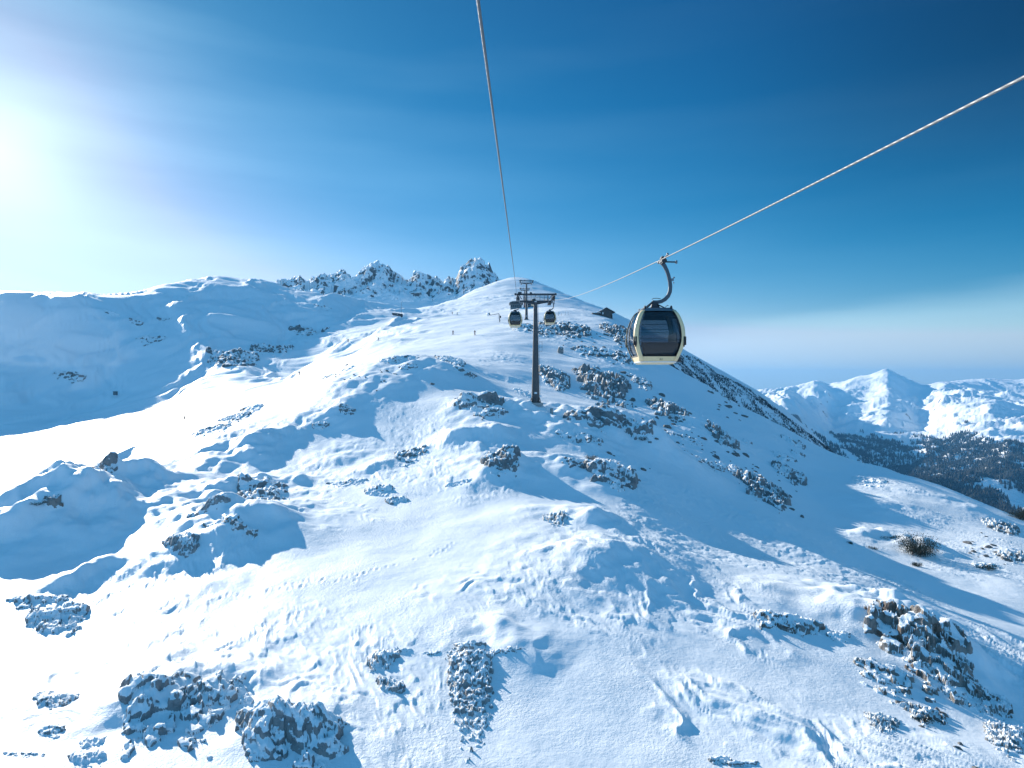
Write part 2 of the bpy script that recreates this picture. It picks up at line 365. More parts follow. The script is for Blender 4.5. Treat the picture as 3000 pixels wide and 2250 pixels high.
def snow_mat(name, rocky=False, s=1.0, thr=0.62, col=(0.27, 0.27, 0.265), veg=0.0, bump=1.0):
    """snow; on rock also bare stone where the surface is too steep to hold snow"""
    m, nt, b = new_mat(name); L = nt.links
    geo = nnode(nt, 'ShaderNodeNewGeometry')
    pos = geo.outputs['Position']
    def noise(sc, det=4.0, rough=0.55, vec=None):
        n = nnode(nt, 'ShaderNodeTexNoise', Scale=sc, Detail=det, Roughness=rough); L.new(vec or pos, n.inputs['Vector']); return n.outputs[0]
    def mth(op, a, b_=None, clamp=False):
        n = nt.nodes.new('ShaderNodeMath'); n.operation = op; n.use_clamp = clamp
        for i, v in enumerate((a, b_)):
            if v is None: continue
            if isinstance(v, (int, float)): n.inputs[i].default_value = v
            else: L.new(v, n.inputs[i])
        return n.outputs[0]
    snow = (0.88, 0.905, 0.93, 1)
    n1 = noise(1.3 / s, 5, .6); n2 = noise(5.5 / s, 5, .65)
    n0 = noise(14.0 / s, 3, .6)
    h = mth('ADD', mth('MULTIPLY', n1, 0.07 * s), mth('MULTIPLY', mth('ADD', mth('MULTIPLY', n2, 0.085 * s), mth('MULTIPLY', n0, 0.034 * s)), mth('MULTIPLY', mth('MAXIMUM', mth('SUBTRACT', noise(0.11 / s, 3, .5), .38), .02), 4.0)))
    bp = nnode(nt, 'ShaderNodeBump', Strength=0.8 * bump, Distance=1.0)
    b.inputs['Roughness'].default_value = 0.55
    b.inputs['Specular IOR Level'].default_value = 0.25
    if not rocky:
        L.new(h, bp.inputs['Height']); L.new(bp.outputs[0], b.inputs['Normal'])
        b.inputs['Base Color'].default_value = snow
        return m
    sep = nnode(nt, 'ShaderNodeSeparateXYZ'); L.new(geo.outputs['Normal'], sep.inputs[0])
    # bedding runs down to the right: noise drawn out along it
    mp = nt.nodes.new('ShaderNodeMapping'); mp.vector_type = 'POINT'; mp.inputs['Rotation'].default_value = (0, .35, .9); mp.inputs['Scale'].default_value = (.38, 1.25, 1.0)
    L.new(pos, mp.inputs[0]); sv = mp.outputs[0]
    na = noise(0.9 / s, 6, .65, sv); nb = noise(3.4 / s, 6, .7, sv)
    v = mth('ADD', sep.outputs[2], mth('ADD', mth('MULTIPLY', mth('SUBTRACT', na, .5), 1.4), mth('MULTIPLY', mth('SUBTRACT', nb, .5), .22)))
    mask = nnode(nt, 'ShaderNodeMapRange'); mask.inputs[1].default_value = thr - .03; mask.inputs[2].default_value = thr + .03
    L.new(v, mask.inputs[0])
    ramp = nnode(nt, 'ShaderNodeValToRGB'); cr = ramp.color_ramp
    cr.elements[0].position = .25; cr.elements[0].color = (col[0] * .38, col[1] * .39, col[2] * .42, 1)
    cr.elements[1].position = .75; cr.elements[1].color = (col[0] * 1.25, col[1] * 1.22, col[2] * 1.15, 1)
    e = cr.elements.new(.5); e.color = (*col, 1)
    n3 = noise(1.9 / s, 8, .72, sv)
    L.new(n3, ramp.inputs[0])
    rc = ramp.outputs[0]
    if veg:
        mv = nnode(nt, 'ShaderNodeMix', data_type='RGBA'); vm = nnode(nt, 'ShaderNodeMapRange')
        vm.inputs[1].default_value = .5; vm.inputs[2].default_value = .58; L.new(noise(0.55 / s, 4, .6), vm.inputs[0])
        L.new(mth('MULTIPLY', vm.outputs[0], veg), mv.inputs[0]); L.new(rc, mv.inputs['A']); mv.inputs['B'].default_value = (.13, .085, .06, 1)
        rc = mv.outputs['Result']
    mx = nnode(nt, 'ShaderNodeMix', data_type='RGBA'); L.new(mask.outputs[0], mx.inputs[0])
    L.new(rc, mx.inputs['A']); mx.inputs['B'].default_value = snow
    L.new(mx.outputs['Result'], b.inputs['Base Color'])
    hr = mth('ADD', mth('MULTIPLY', n3, .28 * s), mth('MULTIPLY', nb, .12 * s))
    hm = nnode(nt, 'ShaderNodeMix'); L.new(mask.outputs[0], hm.inputs[0]); L.new(hr, hm.inputs['A']); L.new(h, hm.inputs['B'])
    bp.inputs['Strength'].default_value = .8
    L.new(hm.outputs['Result'], bp.inputs['Height']); L.new(bp.outputs[0], b.inputs['Normal'])
    b.inputs['Roughness'].default_value = .7
    return m
M = {}
M['snow'] = snow_mat('snow')
M['snow_far'] = snow_mat('bowl_snow', s=8, bump=.5)

# ---------------------------------------------------------------- mesh helpers
COL = scene.collection
def tag(o, label=None, cat=None, group=None, kind=None):
    if label: o['label'] = label
    if cat: o['category'] = cat
    if group: o['group'] = group
    if kind: o['kind'] = kind
    return o
def grid_mesh(name, X, Y, Z, mat, parent=None, smooth=True, keep=None):
    nr, nc = X.shape
    co = np.stack([X, Y, Z], -1).reshape(-1, 3).astype(np.float32)
    i = np.arange(nr * nc).reshape(nr, nc)
    q = np.stack([i[:-1, :-1], i[:-1, 1:], i[1:, 1:], i[1:, :-1]], -1).reshape(-1, 4)
    if keep is not None: q = q[keep[q].any(1)]
    if keep is not None:
        used = np.unique(q); mp = np.full(nr * nc, -1); mp[used] = np.arange(len(used)); co = co[used]; q = mp[q]
    me = bpy.data.meshes.new(name)
    me.vertices.add(len(co)); me.vertices.foreach_set('co', co.ravel())
    me.loops.add(q.size); me.loops.foreach_set('vertex_index', q.ravel().astype(np.int32))
    me.polygons.add(len(q)); me.polygons.foreach_set('loop_start', np.arange(0, q.size, 4, dtype=np.int32))
    me.polygons.foreach_set('loop_total', np.full(len(q), 4, dtype=np.int32))
    me.polygons.foreach_set('use_smooth', np.full(len(q), smooth))
    me.update(calc_edges=True); me.validate()
    me.materials.append(mat)
    o = bpy.data.objects.new(name, me); COL.objects.link(o)
    if parent: o.parent = parent
    return o

# ---------------------------------------------------------------- snow ground (one sheet out to the horizon's valleys)
uu = np.concatenate([np.linspace(-980, -160, 100, endpoint=False), np.arange(-160, 3160, 2.6), np.linspace(3160, 3980, 100)])
dd = np.exp(np.concatenate([np.linspace(math.log(7), math.log(24), 40, endpoint=False), np.arange(math.log(24), math.log(330), .0042),
                            np.arange(math.log(330), math.log(1100), .006), np.linspace(math.log(1106), math.log(2590), 60)]))
U, D = np.meshgrid((uu - CX) / F, dd)
X = U * D
Z = zfull(X.ravel(), D.ravel()).reshape(X.shape)
ground = grid_mesh('snow_ground', X, D, Z, M['snow']); tag(ground, kind='structure')
# valley floor far below, out to the horizon
vx = np.linspace(-15000, 15000, 60); vy = np.linspace(-6000, 15000, 60)
VX, VY = np.meshgrid(vx, vy)
valley = grid_mesh('valley_floor', VX, VY, np.full(VX.shape, -700.0), M['snow_far']); tag(valley, kind='structure')

# ---------------------------------------------------------------- other landforms
class Surf:
    """height field along bearings: lines[k] = (distance, [(px,py),...]) laid out like the near mountain's"""
    def __init__(self, px0, px1, dpx, lines, d0, d1, nt=500, bx=1, bt=4):
        self.px0, self.dpx = px0, dpx; pxs = np.arange(px0, px1 + 1, dpx); self.n = len(pxs)
        self.t0, self.t1, self.nt = math.log(d0), math.log(d1), nt
        tq = np.linspace(self.t0, self.t1, nt); ds = [l[0] for l in lines]
        pys = np.array([np.interp(pxs, [p[0] for p in l[1]], [p[1] for p in l[1]]) for l in lines])
        tab = np.zeros((self.n, nt))
        for i in range(self.n):
            z = (CY - pys[:, i]) / F * np.array(ds)
            tab[i] = pchip(np.log(ds), z, tq)
        self.tab = blur1(blur1(tab, bx, 0), bt, 1)
    def __call__(self, x, y):
        px = x / y * F + CX; t = np.log(y)
        a = np.clip((px - self.px0) / self.dpx, 0, self.n - 1.001); b = np.clip((t - self.t0) / (self.t1 - self.t0) * (self.nt - 1), 0, self.nt - 1.001)
        ia = a.astype(int); ib = b.astype(int); fa = a - ia; fb = b - ib; r = 0
        def wts(f): return ((1 - f) ** 3 / 6, (3 * f ** 3 - 6 * f ** 2 + 4) / 6, (-3 * f ** 3 + 3 * f ** 2 + 3 * f + 1) / 6, f ** 3 / 6)
        WA, WB = wts(fa), wts(fb)
        for i in range(4):
            for j in range(4):
                r = r + WA[i] * WB[j] * self.tab[np.clip(ia + i - 1, 0, self.n - 1), np.clip(ib + j - 1, 0, self.nt - 1)]
        return r
def polar_sheet(name, zf, px0, px1, dpx, d0, d1, dt, mat):
    U, D = np.meshgrid((np.arange(px0, px1 + .1, dpx) - CX) / F, np.exp(np.arange(math.log(d0), math.log(d1), dt)))
    X = U * D; Z = zf(X.ravel(), D.ravel()).reshape(X.shape)
    o = grid_mesh(name, X, D, Z, mat); tag(o, kind='structure'); return o

M['rock_near'] = snow_mat('limestone_with_snow', True, .8, .67, (.33, .332, .335))
M['rock_dust'] = snow_mat('snow_dusted_limestone', True, .8, .56, (.30, .302, .305))
M['rock_veg'] = snow_mat('limestone_with_scrub', True, .8, .67, (.27, .255, .24), veg=.8)
M['rock_mid'] = snow_mat('weathered_limestone', True, 1.8, .68, (.26, .262, .265))
M['rock_far'] = snow_mat('far_limestone', True, 5.0, .72, (.21, .212, .215))
M['peak'] = snow_mat('peak_rock', True, 7.0, .50, (.12, .12, .125))
M['mount'] = snow_mat('mountain_snow', True, 60.0, .45, (.16, .16, .16))

# rocky peaks behind the summit
SK = [(780,850),(820,842),(860,824),(880,815),(900,836),(922,812),(935,803),(950,806),(965,815),(985,812),(1000,797),(1012,803),(1025,812),(1040,808),(1060,795),
      (1080,784),(1100,776),(1115,778),(1130,785),(1150,800),(1185,815),(1200,826),(1212,812),(1226,801),(1240,806),(1254,822),(1265,834),(1274,815),
      (1283,808),(1292,816),(1299,830),(1308,813),(1318,818),(1328,834),(1336,838),(1341,812),(1350,790),(1362,776),(1378,765),(1392,762),(1408,768),(1424,778),
      (1440,798),(1455,815),(1480,835),(1560,870)]
SKB = [(780,880),(900,885),(1000,880),(1100,878),(1200,885),(1300,880),(1400,880),(1560,900)]
def off(sk, k, base=880): return [(a, b + (base - b) * k) for a, b in sk]
peak_s = Surf(780, 1560, 4, [(640, [(780,1000),(1560,1000)]), (740, [(780,945),(1560,950)]), (820, SKB), (868, off(SK, .55, 885)), (905, off(SK, .1, 885)), (925, SK), (965, off(SK, .25, 960)), (1060, [(780,1000),(1560,1000)]), (1300, [(780,1300),(1560,1300)])], 650, 1290, 500, 1, 3)
def peak_z(x, y):
    z = peak_s(x, y)
    w = sstep(800, 860, y) * (1 - sstep(960, 1050, y))
    v, e = voro(x / 17 + fbm(x / 20, y / 20, 2, 5) * .8, y / 22, 91)
    v2, e2 = voro(x / 6, y / 7, 92)
    r = ridged(x / 40, y / 40, 4, 93)
    return z + w * ((v - .5) * 8 + (v2 - .5) * 2.5 + (r - .4) * 9) 
polar_sheet('rocky_peaks', peak_z, 782, 1558, 1.3, 660, 1280, .0012, M['peak'])

# far mountains across the valley
mt_s = Surf(1800, 4000, 10, [
  (1300, [(1800,1500),(2250,1500),(2600,1620),(3000,1720),(4000,1800)]),
  (2000, [(1800,1350),(2200,1330),(2350,1400),(2600,1480),(2800,1520),(3000,1530),(4000,1600)]),
  (3300, [(1800,1250),(2150,1240),(2250,1215),(2330,1240),(2400,1330),(2600,1390),(2800,1350),(2900,1330),(3000,1310),(4000,1300)]),
  (4500, [(1800,1200),(2200,1190),(2300,1160),(2380,1215),(2450,1275),(2600,1270),(2700,1290),(2800,1215),(2900,1200),(3000,1215),(4000,1230)]),
  (5700, [(1800,1180),(2250,1158),(2330,1150),(2390,1140),(2440,1190),(2540,1180),(2600,1150),(2690,1190),(2760,1150),(2860,1160),(3000,1170),(4000,1180)]),
  (6800, [(1800,1170),(2250,1150),(2290,1143),(2340,1133),(2370,1121),(2400,1119),(2425,1135),(2445,1125),(2470,1122),(2500,1110),(2550,1104),(2575,1093),(2598,1083),(2620,1095),(2660,1118),(2710,1136),(2760,1124),(2800,1125),(2860,1140),(2920,1150),(3000,1155),(4000,1170)]),
  (7800, [(1800,1190),(2250,1170),(2600,1150),(2800,1120),(2850,1110),(2880,1106),(2930,1109),(3000,1112),(3300,1105),(4000,1110)]),
  (9500, [(1800,1350),(4000,1350)]), (13000, [(1800,1350),(4000,1350)])], 1350, 12900, 600, 1, 3)
def mt_z(x, y):
    z = mt_s(x, y); w = sstep(1500, 2600, y)
    r = ridged(x / 900 + fbm(x / 700, y / 700, 2, 7) * .5, y / 900, 5, 23, .48)
    r2 = ridged(x / 260, y / 260, 4, 24, .5)
    return z + w * ((r - .45) * 120 + (r2 - .45) * 30) * (1 - .55 * sstep(5600, 6700, y))
mtn = polar_sheet('distant_mountains', mt_z, 1850, 3950, 2.6, 1400, 12500, .004, M['mount'])

# ---------------------------------------------------------------- rock outcrops (each one a thing)
# centre x, y, half width, half height in the photo, turn (deg, + = down to the right), height factor, broken 0..1, label
ROCKS = [
 (545,2145,160,135,-35,.75,.42,'large snow-dusted slab of grey rock at the bottom edge, left of the dark jagged crag'),
 (850,2190,130,105,28,1.2,.20,'dark jagged crag at the bottom edge, right of the snow-dusted slab'),
 (165,2065,60,16,-28,.9,.3,'flat grey rock rib in the lower left corner, uppermost of its small group'),
 (155,2150,38,12,-38,.8,.2,'small slanting grey rock just below the uppermost rib in the lower left corner'),
 (272,2190,40,12,-42,.8,.3,'thin slanting rock beside the left foot of the large snow-dusted slab'),
 (255,2238,50,18,-30,.9,.3,'rock cut by the bottom edge, left of the large snow-dusted slab'),
 (70,2212,55,9,5,.7,.5,'low strip of stones nearest the bottom left corner'),
 (1122,1950,36,34,-45,1.1,.2,'grey rock left of the tall rock pillar, the upper one of two'),
 (1142,2030,30,36,30,1.0,.3,'grey broken rock left of the tall rock pillar, the lower one of two'),
 (1183,1914,20,8,0,.8,.2,'pebble-sized grey rock just up and right of the rock pair by the pillar'),
 (1262,1920,20,8,5,.8,.3,'tiny grey rock between the rock pair and the top of the pillar'),
 (1378,1905,38,20,-10,1.0,.1,'pale boulder capping the tall rock pillar in the foreground'),
 (1378,2085,52,165,2,1.0,.30,'tall vertical band of broken grey rock in the bottom centre'),
 (1480,1915,50,7,12,.7,.5,'thin row of stones along the snow edge right of the pillar top'),
 (2310,1835,82,32,5,1.2,.3,'dark rock outcrop on the ridge line left of the big brown crag'),
 (2456,1868,26,16,0,1.0,.1,'small rounded rock between the dark ridge outcrop and the big brown crag'),
 (2690,1905,140,75,30,.7,.48,'big brownish crag with a pointed top at the lower right'),
 (2590,2010,95,26,42,.7,.42,'dark rock band running down the left side of the big brownish crag'),
 (2770,2030,110,45,38,.6,.58,'brown scrubby rock below the top of the big crag'),
 (2700,2110,60,38,30,.6,.5,'brown broken rock lowest under the big crag'),
 (2900,2080,70,22,45,.9,.4,'reddish brown rock strip down the right edge below the big crag'),
 (2945,2195,45,70,20,1.1,.3,'dark rocks in the bottom right corner'),
 (2583,2140,32,55,35,.9,.4,'cluster of dark stones on the bare snow left of the bottom right corner'),
 (2108,2228,26,13,10,1.1,.1,'dark stone cut by the bottom edge, left of its wider neighbour'),
 (2172,2240,38,12,0,1.1,.2,'wider dark stone cut by the bottom edge right of centre'),
 (528,1608,42,40,45,1.1,.35,'dark broken rock on the nose left of the large rounded shadow'),
 (768,1437,60,20,-18,1.2,.15,'dark rock lip above the two left shadows, uppermost on its knoll'),
 (600,1490,60,12,-15,.8,.5,'thin rock edge on the knoll left of the dark rock lip'),
 (650,1535,48,10,12,.7,.4,'reddish rock strip just above the large rounded shadow'),
 (715,1562,36,12,30,.8,.4,'brown rock at the top right end of the large rounded shadow'),
 (115,1775,75,20,-15,.8,.4,'half-buried grey rock at the left edge inside the blue shadow'),
 (170,1835,80,44,-28,1.0,.35,'snow-dusted rounded rock at the left edge casting a short shadow'),
 (308,1360,36,12,-35,1.0,.2,'grey rock on the crest of the left spur beside the piste'),
 (155,1480,30,14,-50,.8,.4,'small reddish rocks on the crest at the left edge'),
 (737,1198,26,10,-10,1.0,.2,'small dark rock on the spur crest next to the piste, left of centre'),
 (690,1225,36,12,8,.9,.5,'low rocks on the spur just below the small dark crest rock'),
 (620,1262,46,12,10,.9,.5,'streaky low rocks on the left spur above the crust of broken snow'),
 (1032,1083,38,9,-22,1.0,.3,'rock edge along the piste, leftmost of three in a row'),
 (1165,1053,46,10,-3,1.0,.3,'rock edge along the piste, middle of three in a row'),
 (1318,1060,34,12,18,1.2,.15,'dark rock on the spur, rightmost of three beside the piste'),
 (1195,1075,22,9,0,1.0,.3,'small peaked rock just under the middle rock edge of the piste'),
 (968,1107,24,10,-30,.9,.4,'scattered stones where the spur meets the piste left of centre'),
 (1366,1095,26,10,15,1.0,.4,'small rocks on the spur down right of the dark piste-side rock'),
 (1017,1205,20,12,0,1.0,.3,'small dark rock above the shaded hollow left of centre'),
 (940,1250,18,11,-10,1.0,.2,'lone dark rock at the left end of the shaded hollow'),
 (1405,1175,54,26,8,1.2,.2,'blocky boulder left of the foot of the big lift tower'),
 (1437,1212,38,14,0,1.0,.35,'low broken rock right under the blocky boulder by the tower'),
 (1540,1155,30,9,5,.9,.5,'low rocks touching the left side of the big tower foot'),
 (1620,1112,42,34,48,1.2,.3,'dark rock pile right behind the shaft of the big tower'),
 (1590,1090,24,10,0,.9,.4,'small rocks peeking out beside the tower shaft above the rock pile'),
 (1735,1228,72,28,16,1.3,.15,'long snow-capped cliff band down right of the big tower foot'),
 (1850,1270,60,18,28,1.0,.4,'broken tail of rock at the right end of the snow-capped cliff band'),
 (1700,1290,56,11,15,.9,.4,'slanting rock rib below the snow-capped cliff band'),
 (1795,1400,68,42,22,1.2,.2,'massive dark boulder in the middle of the slope below the cliff band'),
 (1700,1365,45,12,15,.9,.5,'rock edge leading into the massive dark boulder from the left'),
 (1468,1358,42,38,-12,1.3,.25,'upright dark crag in the centre of the slope under the tower'),
 (1020,1416,48,9,-8,.8,.3,'thin dark rock lip left of centre, its left piece'),
 (1110,1440,32,17,10,1.0,.3,'dark rock at the right end of the thin rock lip left of centre'),
 (1162,1468,26,13,-15,1.0,.3,'small dark rock just down right of the thin rock lip'),
 (1342,1420,30,8,8,.9,.3,'small low rock between the thin lip and the upright crag'),
 (1205,1345,46,14,-38,.8,.5,'faint rib of reddish stones on bright snow left of centre'),
 (1625,1530,28,26,25,.9,.6,'sprinkle of small stones at the head of a short blue shadow near the centre'),
 (1760,1135,72,50,35,1.1,.55,'field of broken rocks on the shaded slope right of the tower'),
 (1877,1124,26,21,38,1.2,.15,'single dark boulder under the near gondola cabin'),
 (1655,975,62,28,18,1.0,.55,'field of dark rocks right of the two small far cabins'),
 (1530,960,26,13,10,1.2,.2,'dark rock right under the far left cabin'),
 (1585,975,28,22,20,1.0,.4,'dark rocks behind the big tower shaft'),
 (1745,1035,55,13,14,1.0,.5,'row of small rocks across the slope left of the near cabin'),
 (1815,1052,32,18,30,1.0,.4,'dark rocks close to the left edge of the near cabin'),
 (1805,985,42,34,42,.9,.6,'rough rocks on the steep slope below the wooden hut'),
 (1955,1215,58,26,35,1.0,.55,'scattered dark rocks on the shaded slope below the near cabin'),
 (1825,1185,22,12,20,1.1,.2,'single dark rock between the cliff band and the broken field'),
 (2005,1287,44,9,8,1.0,.4,'flat dark rock on the bright ledge right of centre, leftmost'),
 (2118,1290,44,20,38,1.0,.45,'rock rib on the bright ledge right of the flat dark rock'),
 (2055,1357,52,9,16,.9,.5,'thin line of stones below the bright ledge, upper left one'),
 (2165,1392,56,12,22,1.0,.5,'thin line of stones below the bright ledge, lower right one'),
 (2310,1393,46,18,32,1.1,.3,'dark rock rib on the shaded right flank, upper one of a pair'),
 (2235,1445,70,34,36,1.0,.5,'broken reddish rocks on the shaded right flank, lower one of a pair'),
 (2325,1297,28,12,18,1.2,.1,'brown boulder high on the blue shaded flank, largest of a trio'),
 (2338,1330,15,9,0,1.2,.1,'round brown boulder high on the blue shaded flank, lowest of a trio'),
 (2297,1343,28,11,16,1.1,.3,'brown broken rock high on the blue shaded flank, left of a trio'),
 (2190,1295,10,6,0,1.2,.1,'lone small dark stone on the blue shaded flank'),
 (2085,1140,72,10,38,1.0,.4,'dark rock edge along the upper rim of the blue shaded flank'),
 (2545,1420,48,8,24,.9,.4,'thin brown stones at the border between shade and the bright bench'),
 (2585,1372,38,6,4,.9,.3,'flat dark strip of rock on the upper rim right of the shade'),
 (2930,1548,48,16,28,1.0,.5,'brown rocks on the bench near the right edge'),
 (2880,1660,36,9,10,.9,.5,'dark stones near the right edge below the round dwarf pine'),
 (2965,1640,40,22,20,.9,.6,'speckled dark stones at the right edge below the bench'),
 (682,1062,62,30,5,.8,.4,'large patch of bare rock in the shaded bowl'),
 (795,1025,54,15,-22,.8,.5,'slanting rock strip in the shaded bowl, right of the large bare patch'),
 (905,975,48,9,-22,.8,.5,'thin rock strip in the shaded bowl, highest and farthest right'),
 (440,1008,36,13,0,.6,.6,'faint stones in the middle of the shaded bowl'),
 (400,955,16,8,20,.7,.3,'small dark rock high in the shaded bowl, left of the sunlit tongue'),
 (482,935,17,7,10,.7,.3,'small rock just left of the sunlit tongue of snow'),
 (328,927,17,6,10,.6,.4,'tiny rock highest on the left side of the bowl'),
 (205,1108,38,12,0,.6,.6,'faint scattered stones low on the left side of the bowl'),
 (945,911,18,5,10,.8,.3,'small rock just under the skyline of the bowl near the peaks'),
]
def rock_patch(i, cx, cy, rx, ry, ang, hf, broken, label):
    """an outcrop that steps out of the slope: its sunward back is drifted over with snow, its near side is a bare broken face"""
    A = math.radians(ang); ca, sa = math.cos(A), math.sin(A)
    ex = math.hypot(rx * ca, ry * sa) * 1.2 + 3; ey = math.hypot(rx * sa, ry * ca) * 1.05 + 1
    d0 = hit(cx, cy + ey * .7, zmid)[1]
    wm = rx / F * d0; hm = ey / F * d0
    H = .66 * min(hm, .80 * min(rx, ry * 2.2) / F * d0) * hf * (.7 if 'snow-dusted' in label else 1) + .06
    hp = H / d0 * F
    near = hit(cx, cy + ey, zmid)[1]; farp = hit(cx, cy + ey - max(2 * ey - hp, .35 * ey), zmid)[1]
    farp = min(max(farp, near + .9 * min(hm, wm)), near * 1.5)
    back = min((farp - near) * .7, 2.5 * H)                        # drifted back behind the crest
    step = 2.0 if d0 > 60 else 1.6
    nu = int(min(280, max(26, 2.5 * ex / step))); nv = int(min(320, max(36, (farp + back - near) / d0 / .0017)))
    U, D = np.meshgrid((np.linspace(cx - 1.25 * ex, cx + 1.25 * ex, nu) - CX) / F, np.linspace(near * .995, farp + back, nv))
    X = (U * D).ravel(); Y = D.ravel(); zg = zfull(X, Y)
    px = X / Y * F + CX
    S = max(min(wm, 3.0 * hm), .4)
    # v: 1 at the near foot, 0 at the crest line, -1 at the end of the drifted back; sheared so that the crest follows the outcrop's tilt
    t = (farp - Y) / (farp - near); v = np.where(t > 0, t, (farp - Y) / back)
    dx = (px - cx) / ex
    sh = math.tan(max(-1.0, min(1.0, A))) * .9 if abs(ang) < 60 else 0
    wv = fbm(X / (S * .7), Y / (S * .7), 3, 140 + i)
    wu = fbm(X / (S * .5) + 9, Y / (S * .5), 4, 100 + i)
    u = dx + .35 * wu; lim = np.clip(1 - u * u, 0, 1) ** .5          # half length of the face at this bearing
    cen = .5 - .42 * math.copysign(1, ang + .01) * min(1, abs(ang) / 35) * dx * -1
    vv = v + .55 * wv
    foot = .08 + (.92 if abs(ang) < 15 else .62) * lim + (0 if abs(ang) < 15 else .36 * np.clip(math.sin(A) * dx, -1, 1))
    top = 0 if abs(ang) < 15 else .38 * np.clip(math.sin(A) * dx * 1.2, -.9, 1) * (farp - near > 0)
    q = np.clip((foot - vv) / np.maximum(foot - top, .12), -1, 2)      # 0 at the foot, 1 at the crest
    face = np.clip(q, 0, 1)
    # ledges along tilted bedding
    bx = (X * .63 - Y * .78) / (S * (2.0 if d0 < 75 else 1.5)); by = (X * .78 + Y * .63) / (S * (.62 if d0 < 75 else .7))
    wq = fbm(bx * 1.5, by * 1.5, 3, 7 + i) * .5
    v1, e1 = voro(bx * 2.0 + wq, by * 2.2 + wq, 200 + i); v2, e2 = voro(bx * 5 + wq, by * 5.5 - wq, 300 + i)
    f1 = fbm(bx * 1.5, by * 1.8, 3, 800 + i); f2 = ridged(bx * 2.2 + wq, by * 2.6, 5, 850 + i)
    fq = face + .28 * (v1 - .5) + .24 * f1 + .05 * (f2 - .4)
    K = 2.6 + (i % 3) * .8; kq = (fq + .25 * bx) * K; fr = kq - np.floor(kq)
    led = (np.floor(kq) + sstep(.5, .92, fr)) / K - .25 * bx
    prof = .35 * fq + .65 * led
    prof = prof * sstep(0, .16, face)
    bk = np.clip(1 + np.minimum(vv - top, 0) / 1.0, 0, 1); bk = bk * bk * (3 - 2 * bk)
    h = H * (prof * bk + .03 * (v2 - .5) * sstep(.1, .4, face) * bk) * lim ** .5
    br = fbm(X / (S * .34) + 4, Y / (S * .45), 4, 500 + i)
    h -= H * (.35 * broken + 1.0 * max(0, broken - .2)) * sstep(.06 + .30 * max(0, broken - .3), -.06, br)
    h -= H * .35 * (1 - sstep(.0, .30, lim)) + .05
    Zr = zg + h
    keep = (h > -0.10 * H - .05)
    if keep.sum() < 12: print('EMPTY', label); return None
    mat = M['rock_dust'] if 'snow-dusted' in label else M['rock_veg'] if ('brown' in label or 'reddish' in label or 'scrub' in label) and d0 < 80 else M['rock_near'] if d0 < 75 else M['rock_mid'] if d0 < 190 else M['rock_far']
    o = grid_mesh('rock_outcrop', U * D, D, Zr.reshape(U.shape), mat, keep=keep)
    tag(o, label, 'rock'); return o
for i, r in enumerate(ROCKS): rock_patch(i, *r)

# loose stones poking through the snow: single things, four shapes repeated
def stone_mesh(seed):
    R = random.Random(seed); bm = bmesh.new(); bmesh.ops.create_icosphere(bm, subdivisions=2, radius=1.0)
    cuts = [(Vector((R.uniform(-1, 1), R.uniform(-1, 1), R.uniform(-.2, 1))).normalized(), R.uniform(.45, .8)) for _ in range(9)]
    for v in bm.verts:
        for n, d in cuts:
            k = v.co.dot(n)
            if k > d: v.co -= n * (k - d)
        v.co *= 1 + R.uniform(-.05, .05)
    me = bpy.data.meshes.new('stone'); bm.to_mesh(me); bm.free(); return me
SHAPES = {}
M['bare_stone'] = simple('bare_stone', (.15, .145, .14), .85, wear=.45, scale=3.0, bump=.4)
def stones(cx, cy, rx, ry, ang, n, label, group, seed, smax=8.5):
    R = random.Random(seed); A = math.radians(ang)
    for k in range(n):
        a, b = R.gauss(0, .5), R.gauss(0, .5)
        px = cx + a * rx * math.cos(A) - b * ry * math.sin(A); py = cy + a * rx * math.sin(A) + b * ry * math.cos(A)
        q = hit(px, py, zfull); d = q[1]; s = 1.35 * (2.4 + (smax - 2.4) * R.random() ** 2.0) / F * d
        mt = 'rock_near' if d < 75 else 'rock_mid' if d < 190 else 'rock_far'; key = (R.randrange(4), mt)
        if key not in SHAPES: SHAPES[key] = stone_mesh(key[0] + 50); SHAPES[key].materials.append(M['bare_stone'])
        o = bpy.data.objects.new('stone', SHAPES[key]); COL.objects.link(o); o.location = (q[0], q[1], q[2] + .05 * s)
        o.scale = (s * R.uniform(1.0, 1.9), s * R.uniform(.8, 1.2), s * R.uniform(.45, .9)); o.rotation_euler = (R.uniform(-.3, .3), R.uniform(-.1, .45), R.uniform(-1.3, -.3))
        tag(o, label, 'stone', group)
stones(1950, 1225, 110, 55, 35, 26, 'small dark stone among those strewn over the shaded slope below the near cabin', 'stones below the near cabin', 1)
stones(1730, 1000, 120, 45, 20, 26, 'small dark stone among those strewn below the wooden hut', 'stones below the hut', 2, 7)
stones(1820, 1150, 70, 45, 40, 14, 'small dark stone among those right of the long snow-capped cliff band', 'stones right of the cliff band', 3)
stones(2260, 1420, 130, 40, 36, 24, 'small brown stone among those in the middle of the blue shaded right flank', 'stones on the right flank', 4)
stones(2120, 1330, 120, 34, 22, 20, 'small dark stone among those around the bright ledge right of centre', 'stones round the ledge', 5)
stones(2130, 1195, 90, 30, 42, 14, 'small dark stone among those near the upper rim of the blue shade', 'stones near the upper rim', 6)
stones(1830, 1370, 70, 40, 30, 14, 'small dark stone among those around the massive dark boulder', 'stones round the massive boulder', 7)
stones(1080, 1100, 150, 34, 5, 18, 'small dark stone among those along the upper edge of the spur beside the piste', 'stones on the spur beside the piste', 8, 7)
stones(2900, 1620, 110, 50, 20, 20, 'small dark stone among those strewn near the right edge below the bench', 'stones near the right edge', 9)
stones(2700, 2060, 150, 60, 35, 24, 'small brownish stone among those strewn around the big brownish crag', 'stones round the big crag', 10, 11)

